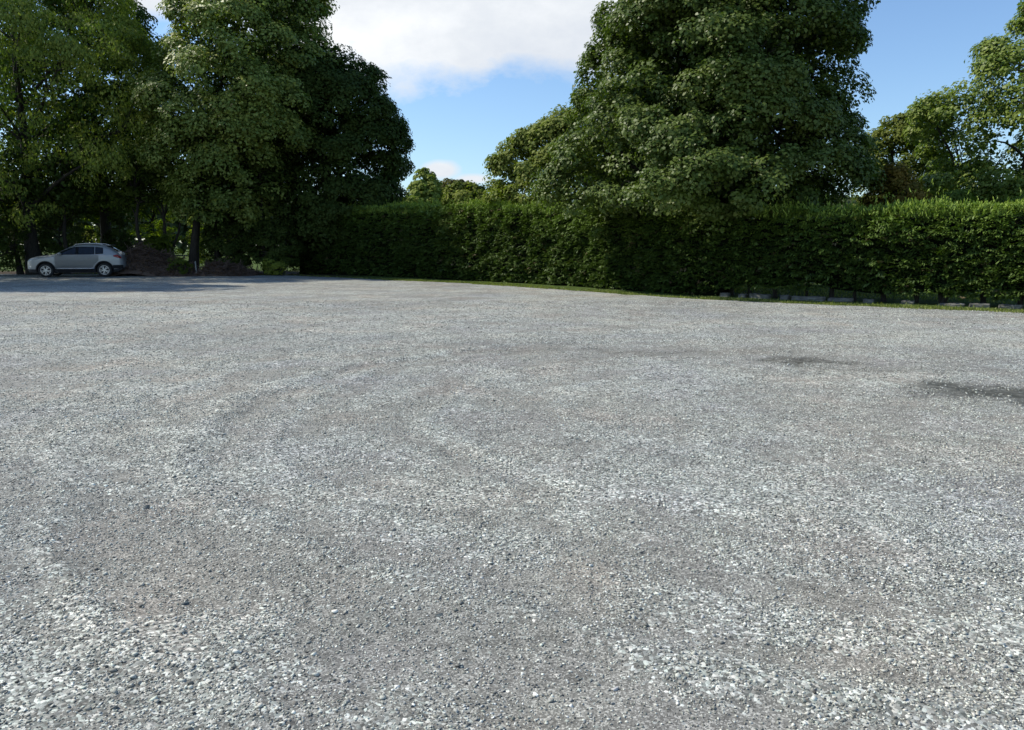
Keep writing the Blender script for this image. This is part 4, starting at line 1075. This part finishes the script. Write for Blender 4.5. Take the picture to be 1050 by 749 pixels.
    for s in axles:
        for sd in (1, -1):
            if first: w = w0; first = False
            else:
                w = w0.copy(); COL.objects.link(w); w.parent = root
                for ch in list(w0.children):
                    cc = ch.copy(); COL.objects.link(cc); cc.parent = w
            w.location = (X(s), sd * 0.80, 0.349); w.rotation_euler = (0, 0.4 * s, 0 if sd == 1 else math.pi)
car()

# ------------------------------------------------------------------ light, sky
AZ = (-0.975, 0.22); ELEV = R(46)
sun = bpy.data.lights.new('sun', 'SUN'); sun.energy = 5.0; sun.angle = R(0.55); sun.color = (1.0, 0.93, 0.80)
so = bpy.data.objects.new('sun', sun); COL.objects.link(so)
dvec = Vector((AZ[0] * math.cos(ELEV), AZ[1] * math.cos(ELEV), math.sin(ELEV)))
so.rotation_euler = dvec.to_track_quat('Z', 'Y').to_euler(); so.location = (-20, 15, 30)

wd = bpy.data.worlds.new('World'); scene.world = wd; wd.use_nodes = True
nt = wd.node_tree; nt.nodes.clear(); L = nt.links.new
out = nt.nodes.new('ShaderNodeOutputWorld'); bg = nt.nodes.new('ShaderNodeBackground'); bg.inputs['Strength'].default_value = 0.12
sky = nt.nodes.new('ShaderNodeTexSky'); sky.sky_type = 'NISHITA'; sky.sun_disc = False
sky.sun_elevation = ELEV; sky.sun_rotation = math.atan2(AZ[0], AZ[1]); sky.air_density = 1.0; sky.dust_density = 0.6; sky.ozone_density = 1.6
tc = nt.nodes.new('ShaderNodeTexCoord'); sep = nt.nodes.new('ShaderNodeSeparateXYZ'); L(tc.outputs['Generated'], sep.inputs[0])
ay = math_n(nt, 'MAXIMUM', math_n(nt, 'ABSOLUTE', sep.outputs['Y']), 0.05)
U = math_n(nt, 'DIVIDE', sep.outputs['X'], ay); Vv = math_n(nt, 'DIVIDE', sep.outputs['Z'], ay)
comb = nt.nodes.new('ShaderNodeCombineXYZ'); L(U, comb.inputs[0]); L(math_n(nt, 'MULTIPLY', Vv, 1.6), comb.inputs[1]); L(sep.outputs['Y'], comb.inputs[2])
n1 = N(nt, 'ShaderNodeTexNoise', Scale=5.5, Detail=12.0, Roughness=0.62); L(comb.outputs[0], n1.inputs['Vector'])
n2 = N(nt, 'ShaderNodeTexNoise', Scale=2.0, Detail=6.0, Roughness=0.5); L(comb.outputs[0], n2.inputs['Vector'])
nz = math_n(nt, 'SUBTRACT', n1.outputs[0], 0.5); nz2 = math_n(nt, 'SUBTRACT', n2.outputs[0], 0.5)
def blob(u0, v0, su, sv, edge=0.35, amp=2.0):
    a = math_n(nt, 'DIVIDE', math_n(nt, 'SUBTRACT', U, u0), su); b = math_n(nt, 'DIVIDE', math_n(nt, 'SUBTRACT', Vv, v0), sv)
    d = math_n(nt, 'SQRT', math_n(nt, 'ADD', math_n(nt, 'MULTIPLY', a, a), math_n(nt, 'MULTIPLY', b, b)))
    d = math_n(nt, 'ADD', d, math_n(nt, 'MULTIPLY', nz, amp))
    r = ramp(nt, d, [(0.0, 1.0), (1.0 - edge, 1.0), (1.0, 0.0)]); return r.outputs[0]
def uv(px, py):
    p = P3(px, py, 100.0); return p[0] / 100, (p[2] - CAMZ) / 100
b1 = blob(*uv(420, -35), 0.27, 0.172, 0.30, 1.3)
b2 = blob(*uv(560, -20), 0.22, 0.13, 0.35, 1.3)
b3 = blob(*uv(452, 174), 0.028, 0.014, 0.5, 1.4)
b4 = blob(*uv(165, -6), 0.10, 0.030, 0.5, 1.0)
b5 = blob(*uv(485, 184), 0.03, 0.008, 0.6, 1.2)
b6 = blob(*uv(1400, -90), 0.22, 0.12, 0.5, 1.2)
mx = b1
for b in (b2, b3, b4, b5, b6): mx = math_n(nt, 'MAXIMUM', mx, b)
shade = ramp(nt, math_n(nt, 'ADD', n2.outputs[0], math_n(nt, 'MULTIPLY', nz, 0.8)), [(0.28, (5.9, 6.35, 7.1)), (0.46, (7.0, 7.35, 7.8)), (0.66, (8.7, 8.9, 9.1))])
skyc = mixc(nt, 1.0, sky.outputs[0], (1.10, 1.28, 1.46), 'MULTIPLY')
L(mixc(nt, mx, skyc, shade.outputs[0]), bg.inputs['Color']); L(bg.outputs[0], out.inputs[0])

# ------------------------------------------------------------------ camera
cam = bpy.data.cameras.new('camera'); cam.sensor_width = 36; cam.sensor_fit = 'HORIZONTAL'; cam.lens = F / 1050 * 36
cam.clip_start = 0.05; cam.clip_end = 3000
co = bpy.data.objects.new('camera', cam); COL.objects.link(co); co.location = (0, 0, CAMZ); co.rotation_euler = (math.pi / 2 - PITCH, 0, 0)
scene.camera = co
scene.view_settings.view_transform = 'Standard'; scene.view_settings.look = 'None'; scene.view_settings.exposure = 0; scene.view_settings.gamma = 1
scene.cycles.max_bounces = 4; scene.cycles.diffuse_bounces = 2; scene.cycles.transmission_bounces = 4
